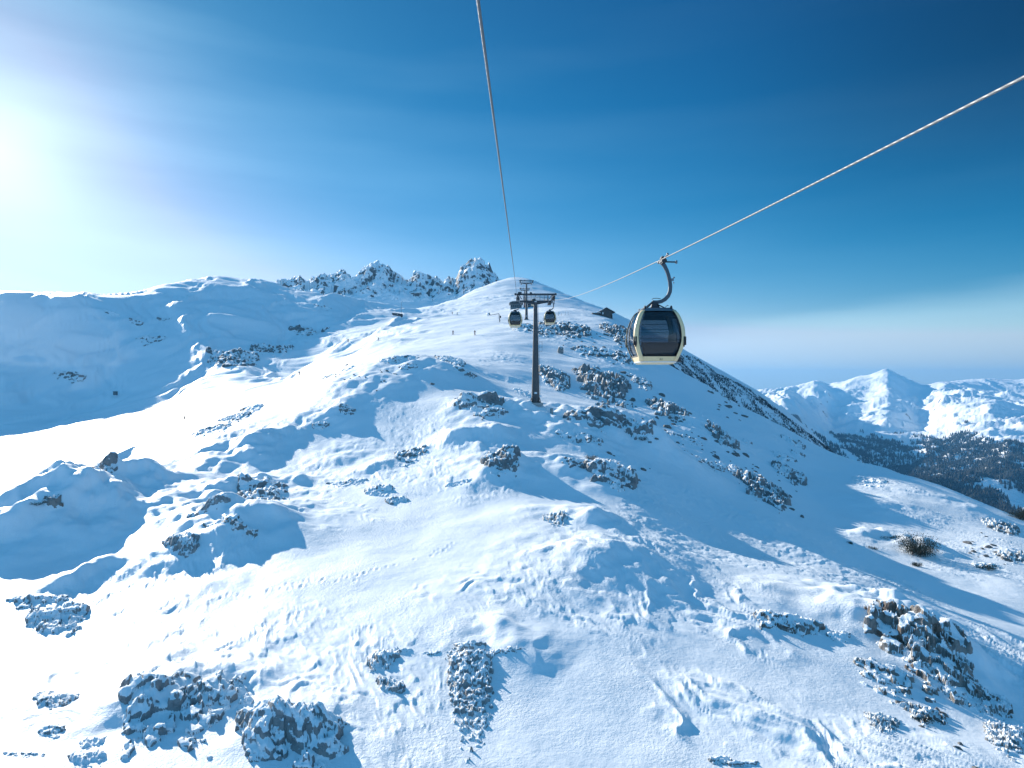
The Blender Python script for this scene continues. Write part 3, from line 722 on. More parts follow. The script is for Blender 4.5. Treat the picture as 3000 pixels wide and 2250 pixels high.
# ---------------------------------------------------------------- built things
M['cream'] = simple('cream_paint', (.78, .61, .35), .35, wear=.06)
M['rubber'] = simple('black_rubber', (.018, .018, .02), .6)
M['panel'] = simple('dark_panel', (.030, .030, .034), .35)
M['steel'] = simple('galvanised_steel', (.16, .19, .22), .35, .75)
M['hanger'] = simple('hanger_steel', (.07, .09, .11), .35, .5)
M['dark_steel'] = simple('dark_steel', (.045, .05, .058), .45, .5)
M['pole_grey'] = simple('grey_pole_paint', (.065, .066, .07), .5, .2, wear=.18, scale=1.2)
M['seat'] = simple('dark_seat', (.05, .05, .055), .8)
M['wire'] = simple('rope_wire', (.16, .17, .18), .55, .25, scale=40)
M['letter'] = simple('grey_lettering', (.17, .18, .19), .6)
M['black_ink'] = simple('black_ink', (.02, .02, .02), .6)
M['wood'] = simple('weathered_wood', (.075, .062, .055), .8, wear=.3)
M['station'] = simple('station_cladding', (.13, .155, .17), .6, wear=.2)
M['red'] = simple('red_paint', (.30, .03, .03), .5)
M['white'] = simple('white_paint', (.75, .76, .78), .5)
M['concrete'] = simple('concrete', (.33, .33, .32), .85)
M['needles'] = simple('pine_needles', (.050, .062, .042), .8, wear=.4, scale=3)
M['bark'] = simple('pine_bark', (.07, .05, .04), .9)
M['trees'] = simple('far_spruce', (.038, .052, .058), .9, wear=.4, scale=.02)
M['jacket'] = simple('dark_jacket', (.02, .025, .035), .7)
M['jacket_red'] = simple('dusky_jacket', (.10, .03, .03), .7)
def glass_mat():
    m, nt, b = new_mat('tinted_glass'); L = nt.links
    out = [n for n in nt.nodes if n.type == 'OUTPUT_MATERIAL'][0]
    tr = nnode(nt, 'ShaderNodeBsdfTransparent'); tr.inputs[0].default_value = (.50, .56, .60, 1)
    gl = nnode(nt, 'ShaderNodeBsdfGlossy'); gl.inputs[0].default_value = (.85, .9, .95, 1); gl.inputs['Roughness'].default_value = .04
    fr = nnode(nt, 'ShaderNodeFresnel', IOR=1.6)
    geo = nnode(nt, 'ShaderNodeTexCoord'); no = nnode(nt, 'ShaderNodeTexNoise', Scale=3.0, Detail=2.0); L.new(geo.outputs['Object'], no.inputs['Vector'])
    bp = nnode(nt, 'ShaderNodeBump', Strength=.08); L.new(no.outputs[0], bp.inputs['Height']); L.new(bp.outputs[0], gl.inputs['Normal'])
    mx = nnode(nt, 'ShaderNodeMixShader'); ad = nnode(nt, 'ShaderNodeMath', operation='MULTIPLY_ADD'); ad.inputs[1].default_value = .8; ad.inputs[2].default_value = .0
    L.new(fr.outputs[0], ad.inputs[0]); L.new(ad.outputs[0], mx.inputs[0]); L.new(tr.outputs[0], mx.inputs[1]); L.new(gl.outputs[0], mx.inputs[2])
    L.new(mx.outputs[0], out.inputs[0]); return m
M['glass'] = glass_mat()

def empty(name, loc, rz=0.0):
    o = bpy.data.objects.new(name, None); COL.objects.link(o); o.location = loc; o.rotation_euler = (0, 0, rz)
    o.empty_display_size = .2; return o
def children_of(o): return [c for c in bpy.data.objects if c.parent == o]
def copy_tree(o, parent=None):
    c = o.copy(); COL.objects.link(c); c.parent = parent
    for k in children_of(o): copy_tree(k, c)
    return c
class MB:
    def __init__(self): self.bm = bmesh.new()
    def box(self, c, s, rot=None, bev=0.0):
        b = bmesh.ops.create_cube(self.bm, size=1.0); vs = b['verts']
        mt = Matrix.Diagonal((s[0], s[1], s[2], 1))
        if rot is not None: mt = rot.to_4x4() @ mt
        bmesh.ops.transform(self.bm, matrix=Matrix.Translation(c) @ mt, verts=vs)
        if bev:
            es = list({e for v in vs for e in v.link_edges}); bmesh.ops.bevel(self.bm, geom=es, offset=bev, segments=2, affect='EDGES')
        return self
    def beam(self, a, b, w, h=None):
        a = Vector(a); b = Vector(b); d = b - a; q = d.to_track_quat('X', 'Z')
        return self.box((a + b) / 2, (d.length, w, h or w), q.to_matrix())
    def tube(self, pts, rad, n=8, cap=True):
        pts = [Vector(p) for p in pts]; rad = rad if isinstance(rad, (list, tuple)) else [rad] * len(pts); rings = []
        up = Vector((0.013, .97, .1)) if abs((pts[-1] - pts[0]).normalized().y) < .8 else Vector((1, 0, .02))
        for i, p in enumerate(pts):
            t = (pts[min(i + 1, len(pts) - 1)] - pts[max(i - 1, 0)]).normalized(); s = t.cross(up).normalized(); u = s.cross(t)
            rings.append([self.bm.verts.new(p + (s * math.cos(2 * math.pi * k / n) + u * math.sin(2 * math.pi * k / n)) * rad[i]) for k in range(n)])
        for a, b in zip(rings, rings[1:]):
            for k in range(n): self.bm.faces.new((a[k], a[(k + 1) % n], b[(k + 1) % n], b[k]))
        if cap:
            self.bm.faces.new(rings[0][::-1]); self.bm.faces.new(rings[-1])
        return self
    def grid(self, rows, closed=False):
        vr = [[self.bm.verts.new(p) for p in r] for r in rows]
        for a, b in zip(vr, vr[1:]):
            n = len(a)
            for k in range(n if closed else n - 1): self.bm.faces.new((a[k], a[(k + 1) % n], b[(k + 1) % n], b[k]))
        return vr
    def prism(self, poly, y0, y1):
        a = [self.bm.verts.new((p[0], y0, p[1])) for p in poly]; b = [self.bm.verts.new((p[0], y1, p[1])) for p in poly]
        n = len(poly)
        for k in range(n): self.bm.faces.new((a[k], a[(k + 1) % n], b[(k + 1) % n], b[k]))
        self.bm.faces.new(a[::-1]); self.bm.faces.new(b); return self
    def build(self, name, mat, parent=None, smooth=False, solid=0.0):
        bmesh.ops.recalc_face_normals(self.bm, faces=self.bm.faces)
        me = bpy.data.meshes.new(name); self.bm.to_mesh(me); self.bm.free(); me.materials.append(mat)
        if smooth:
            for p in me.polygons: p.use_smooth = True
        o = bpy.data.objects.new(name, me); COL.objects.link(o)
        if parent: o.parent = parent
        if solid:
            md = o.modifiers.new('thickness', 'SOLIDIFY'); md.thickness = solid; md.offset = 0
        return o
def ptxt(name, s, size, loc, rot, mat, parent, ital=0.0):
    cu = bpy.data.curves.new(name, 'FONT'); cu.body = s; cu.size = size; cu.align_x = 'CENTER'; cu.shear = ital; cu.extrude = .003
    t = bpy.data.objects.new(name, cu); COL.objects.link(t)
    me = bpy.data.meshes.new_from_object(t); bpy.data.objects.remove(t)
    me.materials.clear(); me.materials.append(mat)
    o = bpy.data.objects.new(name, me); COL.objects.link(o); o.location = loc; o.rotation_euler = rot; o.parent = parent
    return o

# ---- gondola cabin: origin at the middle of its floor, rope passes at (CBX, 0, CBZ)
CBX, CBZ = .27, 4.09
PROF = [(0, .60, .62), (.05, .66, .70), (.15, .70, .77), (.30, .76, .85), (.62, .88, .93), (.96, .945, .97), (1.30, .925, .96), (1.6, .85, .91), (1.85, .75, .84), (2.02, .64, .75), (2.10, .56, .66)]
def pf(z):
    zz = [p[0] for p in PROF]; return float(pchip(zz, [p[1] for p in PROF], np.array([z]))[0]), float(pchip(zz, [p[2] for p in PROF], np.array([z]))[0])
RC = .085
def ringpt(z, t, grow=0.0):
    """t in 0..8: even = flat sides, odd = corners; side 0 is the end facing -y, then +x, +y, -x"""
    a, b = pf(z); a += grow; b += grow; k = int(t) % 8; f = t - int(t)
    cs = [(1, -1), (1, 1), (-1, 1), (-1, -1)]
    if k % 2 == 1:
        c = cs[k // 2]; th = -math.pi / 2 + (k // 2) * math.pi / 2 + f * math.pi / 2
        return Vector((c[0] * (a - RC) + RC * math.cos(th), c[1] * (b - RC) + RC * math.sin(th), z))
    s = k // 2; e = [(-(a - RC), -b, a - RC, -b), (a, -(b - RC), a, b - RC), (a - RC, b, -(a - RC), b), (-a, b - RC, -a, -(b - RC))][s]
    bul = .05 * (1 - (2 * f - 1) ** 2); nx, ny = [(0, -1), (1, 0), (0, 1), (-1, 0)][s]
    return Vector((e[0] + (e[2] - e[0]) * f + nx * bul, e[1] + (e[3] - e[1]) * f + ny * bul, z))
def zr(a, b, n): return [a + (b - a) * i / (n - 1) for i in range(n)]
def make_cabin():
    root = empty('gondola_cabin', (0, 0, 0))
    full = [k + j / 6 for k in range(8) for j in range(6)]
    m = MB(); m.grid([[ringpt(z, t) for t in full] for z in (0, .03, .08, .15, .22, .29)], True)
    fl = [m.bm.verts.new(ringpt(0, t)) for t in full]; m.bm.faces.new(fl)
    m.build('lower_band', M['cream'], root, True)
    m = MB(); m.grid([[ringpt(z, t, .012) for t in full] for z in (.055, .085)], True); m.build('floor_rim', M['white'], root, solid=.02)
    for c in range(4):
        ts = [1 + 2 * c + x for x in (-.035, -.02, 0, .17, .33, .5, .67, .83, 1, 1.02, 1.035)]
        ts = [t % 8 for t in ts]
        m = MB(); m.grid([[ringpt(z, t, .014) for t in ts] for z in zr(.10, 2.03, 16)])
        p = m.build('corner_pillar', M['cream'], root, True, .03)
        cx, cy = [(1, -1), (1, 1), (-1, 1), (-1, -1)][c]; a, b = pf(.86)
        m = MB(); m.box((cx * (a - .03), cy * (b - .05), .86), (.17, .20, .44), bev=.06)
        m.build('bumper', M['rubber'], root, True)
    for s, nm in enumerate(('end', 'side', 'end', 'side')):
        ts = [2 * s + .03 + .94 * i / 8 for i in range(9)]
        m = MB(); m.grid([[ringpt(z, t) for t in ts] for z in zr(.29, 2.0, 14)]); m.build('window_pane', M['glass'], root, True, .008)
        m = MB(); m.grid([[ringpt(z, t, -.035) for t in ts] for z in zr(.27, .80, 6)]); m.build('lower_panel', M['panel'], root, True, .01)
        m = MB(); m.grid([[ringpt(z, t, -.03) for t in ts] for z in zr(1.80, 2.03, 4)]); m.build('header_panel', M['panel'], root, True, .01)
        m = MB()
        m.tube([ringpt(z, ts[0], .004) for z in zr(.29, 2.0, 12)], .018, 6); m.tube([ringpt(z, ts[-1], .004) for z in zr(.29, 2.0, 12)], .018, 6)
        m.tube([ringpt(.29, t, .004) for t in ts], .018, 6)
        if s % 2: m.tube([ringpt(z, 2 * s + .5, .004) for z in zr(.29, 2.0, 12)], .016, 6)
        m.build('window_seal', M['rubber'], root, True)
        if s == 2:
            m = MB()
            for z in (1.62, 1.42, 1.30, 1.08):
                m.tube([ringpt(z, t, -.08) for t in ts], .012, 5)
            m.build('window_rail', M['dark_steel'], root, True)
    m = MB(); vr = m.grid([[ringpt(z, t, .01) for t in full] for z in (2.0, 2.05, 2.10)], True)
    top = [m.bm.verts.new(ringpt(2.10, t, -.10) + Vector((0, 0, .035))) for t in full]
    for k in range(len(full)): m.bm.faces.new((vr[-1][k], vr[-1][(k + 1) % len(full)], top[(k + 1) % len(full)], top[k]))
    m.bm.faces.new(top); m.build('roof', M['steel'], root, True)
    for cx in (-1, 1):
        for cy in (-1, 1):
            m = MB(); m.prism([(-.045, 0), (.05, 0), (.035, .10), (.0, .15), (-.03, .10)], -.05, .05)
            o = m.build('roof_stop', M['rubber'], root); o.location = (cx * .50, cy * .60, 2.08)
    for cx in (-1, 1):
        m = MB(); m.box((cx * .52, 0, .62), (.34, 1.35, .06), bev=.02); m.box((cx * .70, 0, .92), (.05, 1.35, .55), bev=.02); m.box((cx * .50, 0, .32), (.04, 1.2, .55))
        m.build('bench_seat', M['seat'], root)
    m = MB(); m.box((0, 0, .10), (1.2, 1.35, .04)); m.build('floor', M['panel'], root)
    # roof bracket
    m = MB()
    m.prism([(-.42, 2.12), (-.30, 2.17), (-.16, 2.22), (-.10, 2.42), (.10, 2.42), (.18, 2.22), (.34, 2.16), (.46, 2.12)], -.07, .07)
    for sy in (-1, 1):
        m.beam((-.04, 0, 2.47), (-.42, sy * .42, 2.13), .05, .05); m.beam((.06, 0, 2.36), (.34, sy * .42, 2.13), .04, .04)
    m.box((0, 0, 2.13), (1.1, 1.0, .045)); m.build('roof_bracket', M['dark_steel'], root)
    # curved hanger arm
    path = [(-.10, 2.43), (.10, 2.42), (.26, 2.45), (.40, 2.53), (.52, 2.66), (.59, 2.83), (.61, 3.02), (.59, 3.22), (.54, 3.45), (.47, 3.66), (.38, 3.84), (.30, 3.94)]
    m = MB(); w = [.10, .11, .115, .12, .12, .12, .115, .11, .11, .11, .12, .13]
    rows = []
    for i, (x, z) in enumerate(path):
        a = Vector((path[min(i + 1, 11)][0] - path[max(i - 1, 0)][0], 0, path[min(i + 1, 11)][1] - path[max(i - 1, 0)][1])).normalized(); n = Vector((a.z, 0, -a.x))
        c = Vector((x, 0, z)); h = w[i] * .62; rows.append([c + n * h + Vector((0, -.05, 0)), c + n * h + Vector((0, .05, 0)), c - n * h + Vector((0, .05, 0)), c - n * h + Vector((0, -.05, 0))])
    vr = m.grid(rows, True); m.bm.faces.new(vr[0]); m.bm.faces.new(vr[-1])
    arm = m.build('hanger_arm', M['hanger'], root)
    md = arm.modifiers.new('bevel', 'BEVEL'); md.width = .015; md.segments = 2
    m = MB(); m.box((.69, 0, 3.30), (.10, .06, .10), bev=.01); m.beam((.62, 0, 3.22), (.74, 0, 3.38), .03); m.tube([(.72, 0, 3.38), (.78, 0, 3.38)], .03, 8); m.box((.74, 0, 3.18), (.04, .04, .05)); m.build('door_lever', M['steel'], arm)
    m = MB(); m.tube([(-.12, -.04, 2.52), (-.08, -.06, 2.56), (.08, -.06, 2.57), (.22, -.04, 2.55)], .012, 6); m.build('control_cable', M['rubber'], root, True)
    m = MB(); m.tube([(.42, 0, 2.14), (.42, 0, 2.24), (.50, 0, 2.30), (.54, 0, 2.28)], .012, 6); m.build('control_cable', M['rubber'], root, True)
    # grip
    m = MB(); m.box((CBX + .05, 0, CBZ - .08), (.20, .62, .16), bev=.04); m.box((CBX + .02, 0, CBZ + .05), (.12, .34, .12), bev=.03)
    m.tube([(CBX + .08, -.62, CBZ + .06), (CBX + .06, -.2, CBZ)], .035, 8); m.tube([(CBX, .2, CBZ), (CBX - .02, .50, CBZ - .02)], .035, 8)
    m.beam((CBX + .1, -.05, CBZ - .10), (CBX + .52, -.10, CBZ - .12), .05)
    g = m.build('rope_grip', M['dark_steel'], root, False)
    for c in ((CBX + .08, -.66, CBZ + .07), (CBX + .55, -.10, CBZ - .12), (CBX - .02, .52, CBZ - .02)):
        m = MB(); m.tube([(c[0] - .03, c[1], c[2]), (c[0] + .03, c[1], c[2])], .065, 14)
        m.build('guide_roller', M['steel'], g, True)
    # ski rack on the far lower side
    m = MB(); m.box((.80, .1, .10), (.30, 1.2, .04)); m.box((.86, .1, .19), (.10, 1.2, .18), bev=.02); m.build('ski_rack', M['panel'], root)
    ptxt('cabin_number', '33', .125, (.06, -.865, .135), (math.radians(75), 0, 0), M['black_ink'], root)
    return root
near_cabin = make_cabin()
tag(near_cabin, 'large cream and black gondola cabin close by on the right, number 33 below its window', 'gondola', 'gondola cabins on the lift line')
def set_cabin(o, x, y, zc, rz=0): o.location = (x, y, zc); o.rotation_euler = (0, 0, rz)
set_cabin(near_cabin, 5.58, 27.0, .77)
far = []
for lab, x, y, z in (('small gondola cabin hanging left of the big tower shaft', 1.06, 97, 7.55),
                     ('small gondola cabin hanging right of the big tower shaft', 5.95, 113, 10.2),
                     ('tiny gondola cabin seen through the crossarms of the big tower', 7.9, 240, 29.3)):
    c = copy_tree(near_cabin); c.location = (x, y, z); c['label'] = lab
    far.append(c)
# lettering only on the near cabin's dark lower panel
ptxt('lettering', 'ZIMMERMANN', .17, (-.02, -.935, .60), (math.radians(83), 0, 0), M['letter'], near_cabin, .2)
ptxt('lettering', 'ALPIN', .15, (-.10, -.915, .40), (math.radians(80), 0, 0), M['letter'], near_cabin, .2)

# ---- haul ropes
def quad3(p):
    (a, fa), (b, fb), (c, fc) = p
    return lambda y: fa * (y - b) * (y - c) / ((a - b) * (a - c)) + fb * (y - a) * (y - c) / ((b - a) * (b - c)) + fc * (y - a) * (y - b) / ((c - a) * (c - b))
lz = quad3([(7.6, 4.22), (97, 7.55 + CBZ), (110, 13.75)]); lz = quad3([(0, 3.5), (15, 4.93), (110, 13.05)])
rz_ = quad3([(7.64, 3.39), (27, .77 + CBZ), (110, 13.35)])
far[0].location = (-.468 + .0122 * 97 - CBX, 97, lz(97) - CBZ)
def ropept(side, y):
    if side < 0: x = -.468 + .0122 * y; z = lz(y) if y < 110 else 13.05 + (44.0 - 13.05) * (y - 110) / 202 - (y - 110) * (312 - y) * .00018 if y < 312 else 44 + (y - 312) * .125
    else: x = 5.586 + .0094 * y; z = rz_(y) if y < 110 else 13.35 + (43.9 - 13.35) * (y - 110) / 202 - (y - 110) * (312 - y) * .00018 if y < 312 else 43.9 + (y - 312) * .125
    return Vector((x, y, z))
near_cabin.location = (ropept(1, 27).x - CBX, 27, ropept(1, 27).z - CBZ)
far[1].location = (ropept(1, 113).x - CBX - .2, 113, ropept(1, 113).z - CBZ + .1)
far[2].location = (ropept(1, 240).x - CBX, 240, ropept(1, 240).z - CBZ)
def make_rope(side, label):
    ys = list(np.arange(-4, 45, .016)) + list(np.arange(45, 110, 1.0)) + list(np.arange(110, 470, 6.0)); n = 24
    ys = np.array(ys); P = np.array([ropept(side, y) for y in ys]); T = np.gradient(P, axis=0); T /= np.linalg.norm(T, axis=1)[:, None]
    S = np.cross(T, (0, 0, 1)); S /= np.linalg.norm(S, axis=1)[:, None]; Uv = np.cross(S, T)
    th = np.linspace(0, 2 * math.pi, n, endpoint=False); R0 = .019
    tw = ys[:, None] * (2 * math.pi / .44)
    lob = np.where(ys[:, None] < 45, np.abs(np.cos((th[None] * 3 + tw * 1.0) )), .8)
    R = R0 * (.74 + .34 * np.sqrt(lob))
    pts = P[:, None] + R[..., None] * (np.cos(th)[None, :, None] * S[:, None] + np.sin(th)[None, :, None] * Uv[:, None])
    pts = np.concatenate([pts, pts[:, :1]], 1)
    o = grid_mesh('haul_rope', pts[..., 0], pts[..., 1], pts[..., 2], M['wire'])
    tag(o, label, 'steel rope', 'haul ropes of the gondola lift'); return o
make_rope(-1, 'thick twisted steel rope running steeply overhead to the left end of the big tower crossarm')
make_rope(1, 'twisted steel rope crossing the sky from the right edge down to the near gondola cabin')

# ---- lift towers
def make_tower(x, y, zbeam, name_label, zg=None):
    zg = float(zfull(np.array([x]), np.array([float(y)]))[0]) - .15 if zg is None else zg
    root = empty('lift_tower', (x, y, zg)); H = zbeam - zg; hl = H - 1.15
    tag(root, name_label, 'lift tower', 'towers of the gondola lift')
    m = MB(); m.tube([(0, 0, .3), (0, 0, H * .45), (0, 0, hl)], [.66, .48, .29], 12); m.build('pole', M['pole_grey'], root)
    m = MB(); m.box((0, 0, .12), (2.3, 2.0, .5), bev=.06); m.build('footing', M['concrete'], root)
    m = MB(); m.tube([(0, 0, .30), (0, 0, .50)], [.86, .86], 12)
    for k in range(12):
        a = k * math.pi / 6; m.tube([(math.cos(a) * .77, math.sin(a) * .77, .5), (math.cos(a) * .77, math.sin(a) * .77, .62)], .03, 6)
    for k in range(8):
        a = k * math.pi / 4; m.beam((math.cos(a) * .82, math.sin(a) * .82, .5), (math.cos(a) * .62, math.sin(a) * .62, 1.2), .04, .1)
    m.build('base_flange', M['dark_steel'], root)
    m = MB(); m.prism([(-2.55, .18), (-2.5, -.05), (-.45, -.42), (.45, -.42), (2.5, -.05), (2.55, .18)], -.22, .22); o = m.build('lower_crossarm', M['dark_steel'], root); o.location = (0, 0, hl)
    m = MB(); m.box((0, 0, H), (6.7, .26, .26)); m.box((-3.2, 0, H + .02), (.2, .34, .34)); m.box((3.2, 0, H + .02), (.2, .34, .34)); m.build('upper_beam', M['dark_steel'], root)
    for sx in (-1, 1):
        m = MB(); m.beam((sx * 2.95, 0, H - .1), (sx * 2.95, 0, H - 1.5), .12); m.beam((sx * 1.95, 0, H - .1), (sx * 1.95, 0, H - 1.1), .10); m.beam((sx * 2.6, 0, H - .1), (sx * 2.15, 0, H - .8), .1)
        m.build('upright', M['dark_steel'], root)
    for sx in (-1, 1):
        xs = sx * 2.83
        m = MB(); m.beam((xs - .16, -2.2, H - .62), (xs - .16, 2.2, H - .35), .05, .22); m.beam((xs + .16, -2.2, H - .62), (xs + .16, 2.2, H - .35), .05, .22)
        m.box((xs, 0, H - .72), (.5, .6, .5)); m.box((xs, 0, H - .3), (.3, .4, .5)); asm = m.build('sheave_frame', M['dark_steel'], root)
        for k in range(8):
            yy = -2.0 + k * .57; m = MB(); m.tube([(xs - .07, yy, H - .62 + .061 * (yy + 2.2) + .02), (xs + .07, yy, H - .62 + .061 * (yy + 2.2) + .02)], .24, 18); m.build('sheave', M['rubber'], asm, False)
        # catwalk beside the sheaves
        xo = sx * 3.45 if sx > 0 else -2.15
        xo = sx * 2.25
        m = MB(); m.box((xo, 0, H - 1.45), (.55, 4.6, .06)); m.build('catwalk', M['dark_steel'], root)
        m = MB()
        for yy in (-2.2, -.75, .75, 2.2):
            for q in (-.27, .27): m.tube([(xo + q, yy, H - 1.45), (xo + q, yy, H - .45)], .022, 5)
        for q in (-.27, .27):
            for zz in (.5, 1.0): m.tube([(xo + q, -2.2, H - 1.45 + zz), (xo + q, 2.2, H - 1.45 + zz)], .022, 5)
        m.build('railing', M['steel'], root)
    m = MB()
    for yy in (-.32, .32):
        for zz in (-.25, -.50, -.75): m.tube([(-1.9, yy, H + zz), (1.9, yy, H + zz)], .022, 5)
        for xx in (-1.4, -.7, 0, .7, 1.4): m.tube([(xx, yy, H - 1.0), (xx, yy, H - .15)], .022, 5)
    m.build('walkway_railing', M['steel'], root)
    m = MB(); m.box((-.75, -.1, H + .16), (.36, .4, .34), bev=.05); m.build('signal_box', M['dark_steel'], root)
    m = MB(); m.box((-2.5, -.1, H + .18), (.6, .5, .36), bev=.05); m.build('signal_box', M['dark_steel'], root)
    # ladder with rest cage
    m = MB(); r0 = .66
    for q in (-.2, .2): m.tube([(.74, q, 1.6), (.40, q, hl - .2)], .02, 5)
    for k in range(int((hl - 2) / .33)):
        t = k / ((hl - 2) / .33); m.tube([(.74 - .34 * t, -.2, 1.7 + k * .33), (.74 - .34 * t, .2, 1.7 + k * .33)], .014, 5)
    for zz in (hl * .52, hl * .56, hl * .61): m.tube([(.55, -.2, zz), (1.05, -.2, zz), (1.05, .2, zz), (.55, .2, zz)], .02, 5)
    m.tube([(1.05, -.2, hl * .52), (1.05, -.2, hl * .62)], .02, 5); m.build('ladder', M['steel'], root)
    m = MB(); m.box((0, -.62, 1.9), (.42, .04, .28)); m.build('number_plate', M['white'], root)
    m = MB(); m.box((0, -.26, hl - .02), (.3, .04, .2)); m.build('top_plate', M['white'], root)
    return root
make_tower(3.74, 110, 14.25, 'tall grey lift tower in the centre, the nearest and largest')
make_tower(6.5, 312, 46.6, 'second lift tower, thin dark mast rising just behind the largest one')
make_tower(8.2, 447, 61.8, 'smallest and farthest lift tower, only its crossarm showing behind the others')

# ---- lift station
def ground_at(px, d, sink=.1):
    x = (px - CX) / F * d; return Vector((x, d, float(zfull(np.array([x]), np.array([float(d)]))[0]) - sink))
p = ground_at(1512, 425, .6)
root = empty('lift_station', p); tag(root, 'low grey lift station with a flat snow-dusted roof behind the big tower', 'building')
m = MB(); m.box((0, 3, 1.9), (7.0, 7, 3.8)); m.build('wall', M['station'], root)
m = MB(); m.prism([(-4.4, 3.4), (-3.8, 4.4), (-2.0, 5.0), (3.6, 5.0), (4.2, 4.0), (4.2, 3.7)], -1.5, 7.5); m.build('roof', M['dark_steel'], root)
for k in range(5):
    m = MB(); m.box((-2.8 + k * 1.3, -.53, 2.1), (.9, .08, 1.5)); m.build('window', M['panel'], root)
m = MB(); m.box((4.3, 0, 1.9), (.35, .35, 3.8)); m.build('pillar', M['white'], root)
m = MB(); m.box((5.0, 0, 1.9), (.5, .5, 3.8)); m.build('pillar', M['red'], root)
p = ground_at(1556, 430, .6)
root = empty('machine_shed', p); tag(root, 'small dark machine shed right of the second lift tower foot', 'shed')
m = MB(); m.box((0, 1.5, 1.7), (4.2, 3.5, 3.4)); m.build('wall', M['dark_steel'], root)
m = MB(); m.prism([(-2.4, 3.4), (-1.2, 4.2), (1.2, 4.2), (2.4, 3.4)], -.5, 3.6); m.build('roof', M['station'], root)
m = MB(); m.box((0, -.29, 1.3), (1.6, .08, 2.4)); m.build('door', M['station'], root)

# ---- wooden hut on the ridge
p = ground_at(1779, 346, .5); p.z = max(p.z, (CY - 920) / F * 346 - .3)
root = empty('wooden_hut', p, math.radians(4)); tag(root, 'dark wooden hut with a gabled roof on the ridge, left of the near cabin', 'hut')
m = MB(); m.prism([(-2.9, -1.5), (2.6, -1.5), (2.6, 1.6), (-.5, 3.2), (-2.9, 1.9)], 0, 6); m.build('wall', M['wood'], root)
m = MB(); m.prism([(-4.9, .85), (-.5, 3.25), (3.9, 1.0), (3.9, 1.22), (-.5, 3.55), (-5.1, 1.02)], -.7, 6.7); rf = m.build('roof', M['wood'], root)
m = MB(); m.prism([(-5.0, 1.03), (-.5, 3.56), (3.85, 1.23), (3.8, 1.42), (-.5, 3.82), (-4.6, 1.45)], -.5, 6.5); m.build('roof_snow', M['snow'], rf)
m = MB(); m.box((-5.3, 2.5, .15), (4.4, 4.0, 1.5)); an = m.build('annex', M['wood'], root)
m = MB(); m.prism([(-7.4, .9), (-5.0, 1.5), (-3.0, 1.0), (-3.0, .85)], .3, 4.8); m.build('annex_snow', M['snow'], an)
m = MB(); m.box((.3, -.04, .9), (.7, .08, 1.0)); m.build('window', M['panel'], root)
m = MB(); m.box((-2.2, -.1, .7), (.5, .2, 1.0)); m.build('door', M['white'], root)
for xx in (2.45,):
    m = MB(); m.box((xx, -.1, -1.4), (.3, .3, 2.4)); m.build('post', M['wood'], root)

# ---- snow gun
p = ground_at(1464, 300, .2)
root = empty('snow_gun', p); tag(root, 'snow gun with a long bent arm, left of the small far cabin', 'snow gun')
m = MB(); m.tube([(0, 0, 0), (-.05, 0, 2.6), (-.35, 0, 3.9)], [.16, .14, .12], 8); m.build('mast', M['dark_steel'], root)
m = MB(); m.beam((-.3, 0, 3.9), (-4.5, 0, 3.15), .22, .2); m.build('arm', M['dark_steel'], root)
m = MB(); m.tube([(-5.5, 0, 3.5), (-5.2, 0, 3.5), (-4.9, -.05, 3.55), (-4.4, -.1, 3.7)], [.62, .80, .70, .5], 14, False); hd = m.build('fan_head', M['white'], root, True, .06)
m = MB(); m.tube([(-4.42, -.1, 3.7), (-4.2, -.12, 3.76)], [.6, .6], 14); m.build('intake_ring', M['dark_steel'], hd)
m = MB(); m.box((.35, 0, 2.5), (.5, .5, .95), bev=.04); m.box((.1, 0, .9), (.3, .3, .5)); m.build('control_box', M['dark_steel'], root)
m = MB(); m.tube([(0, .1, .6), (-.4, .1, 2.0), (-.6, .1, 3.6)], .05, 6); m.build('hose', M['rubber'], root, True)

# ---- unidentified dark panel on a thin mast in the shaded bowl
q = hit(1176, 936, zmid)
root = empty('mast_panel', (q[0], q[1], q[2] - .2)); tag(root, 'dark wedge-shaped panel on a thin mast at the end of the shaded bowl', 'panel')
k_ = q[1] / F
m = MB(); m.tube([(0, 0, 0), (0, 0, 52 * k_)], .045 * k_ * 10, 6); m.build('mast', M['steel'], root)
m = MB(); m.prism([(-28.5 * k_, 20.5 * k_), (-25 * k_, 13 * k_), (-3 * k_, 10 * k_), (1 * k_, 6.5 * k_), (4 * k_, 9 * k_), (4 * k_, 17 * k_), (-8 * k_, 18.5 * k_)], -.6, .3); m.build('panel', M['dark_steel'], root)
m = MB(); m.tube([(-11.5 * k_, -.75, 15.7 * k_), (-11.5 * k_, -.55, 15.7 * k_)], .9 * k_, 10); m.build('reflector', M['white'], root)

# ---- small box in the bowl, post by the tower, padded boulder
q = hit(338, 1157, zmid)
root = empty('equipment_box', (q[0], q[1], q[2] - .1)); tag(root, 'small dark square box standing alone in the blue shaded bowl', 'box')
m = MB(); m.box((0, 0, .85), (1.5, 1.2, 1.4), bev=.06); m.build('housing', M['station'], root)
m = MB(); m.box((0, 0, 1.6), (1.7, 1.4, .12)); m.build('lid', M['dark_steel'], root)
for sx in (-.5, .5):
    m = MB(); m.box((sx, 0, .1), (.15, 1.1, .3)); m.build('skid', M['dark_steel'], root)
p = ground_at(1616, 108, .1)
root = empty('marker_post', p); tag(root, 'short pale round post standing right of the big tower foot', 'post')
m = MB(); m.tube([(0, 0, 0), (0, 0, .95)], [.24, .23], 14); m.build('stub', M['concrete'], root, False)
m = MB(); m.tube([(0, 0, .95), (0, 0, 1.0)], [.26, .22], 14); m.build('cap', M['steel'], root)
q = hit(1643, 1036, zfull)
bm = bmesh.new(); bmesh.ops.create_icosphere(bm, subdivisions=4, radius=1.0)
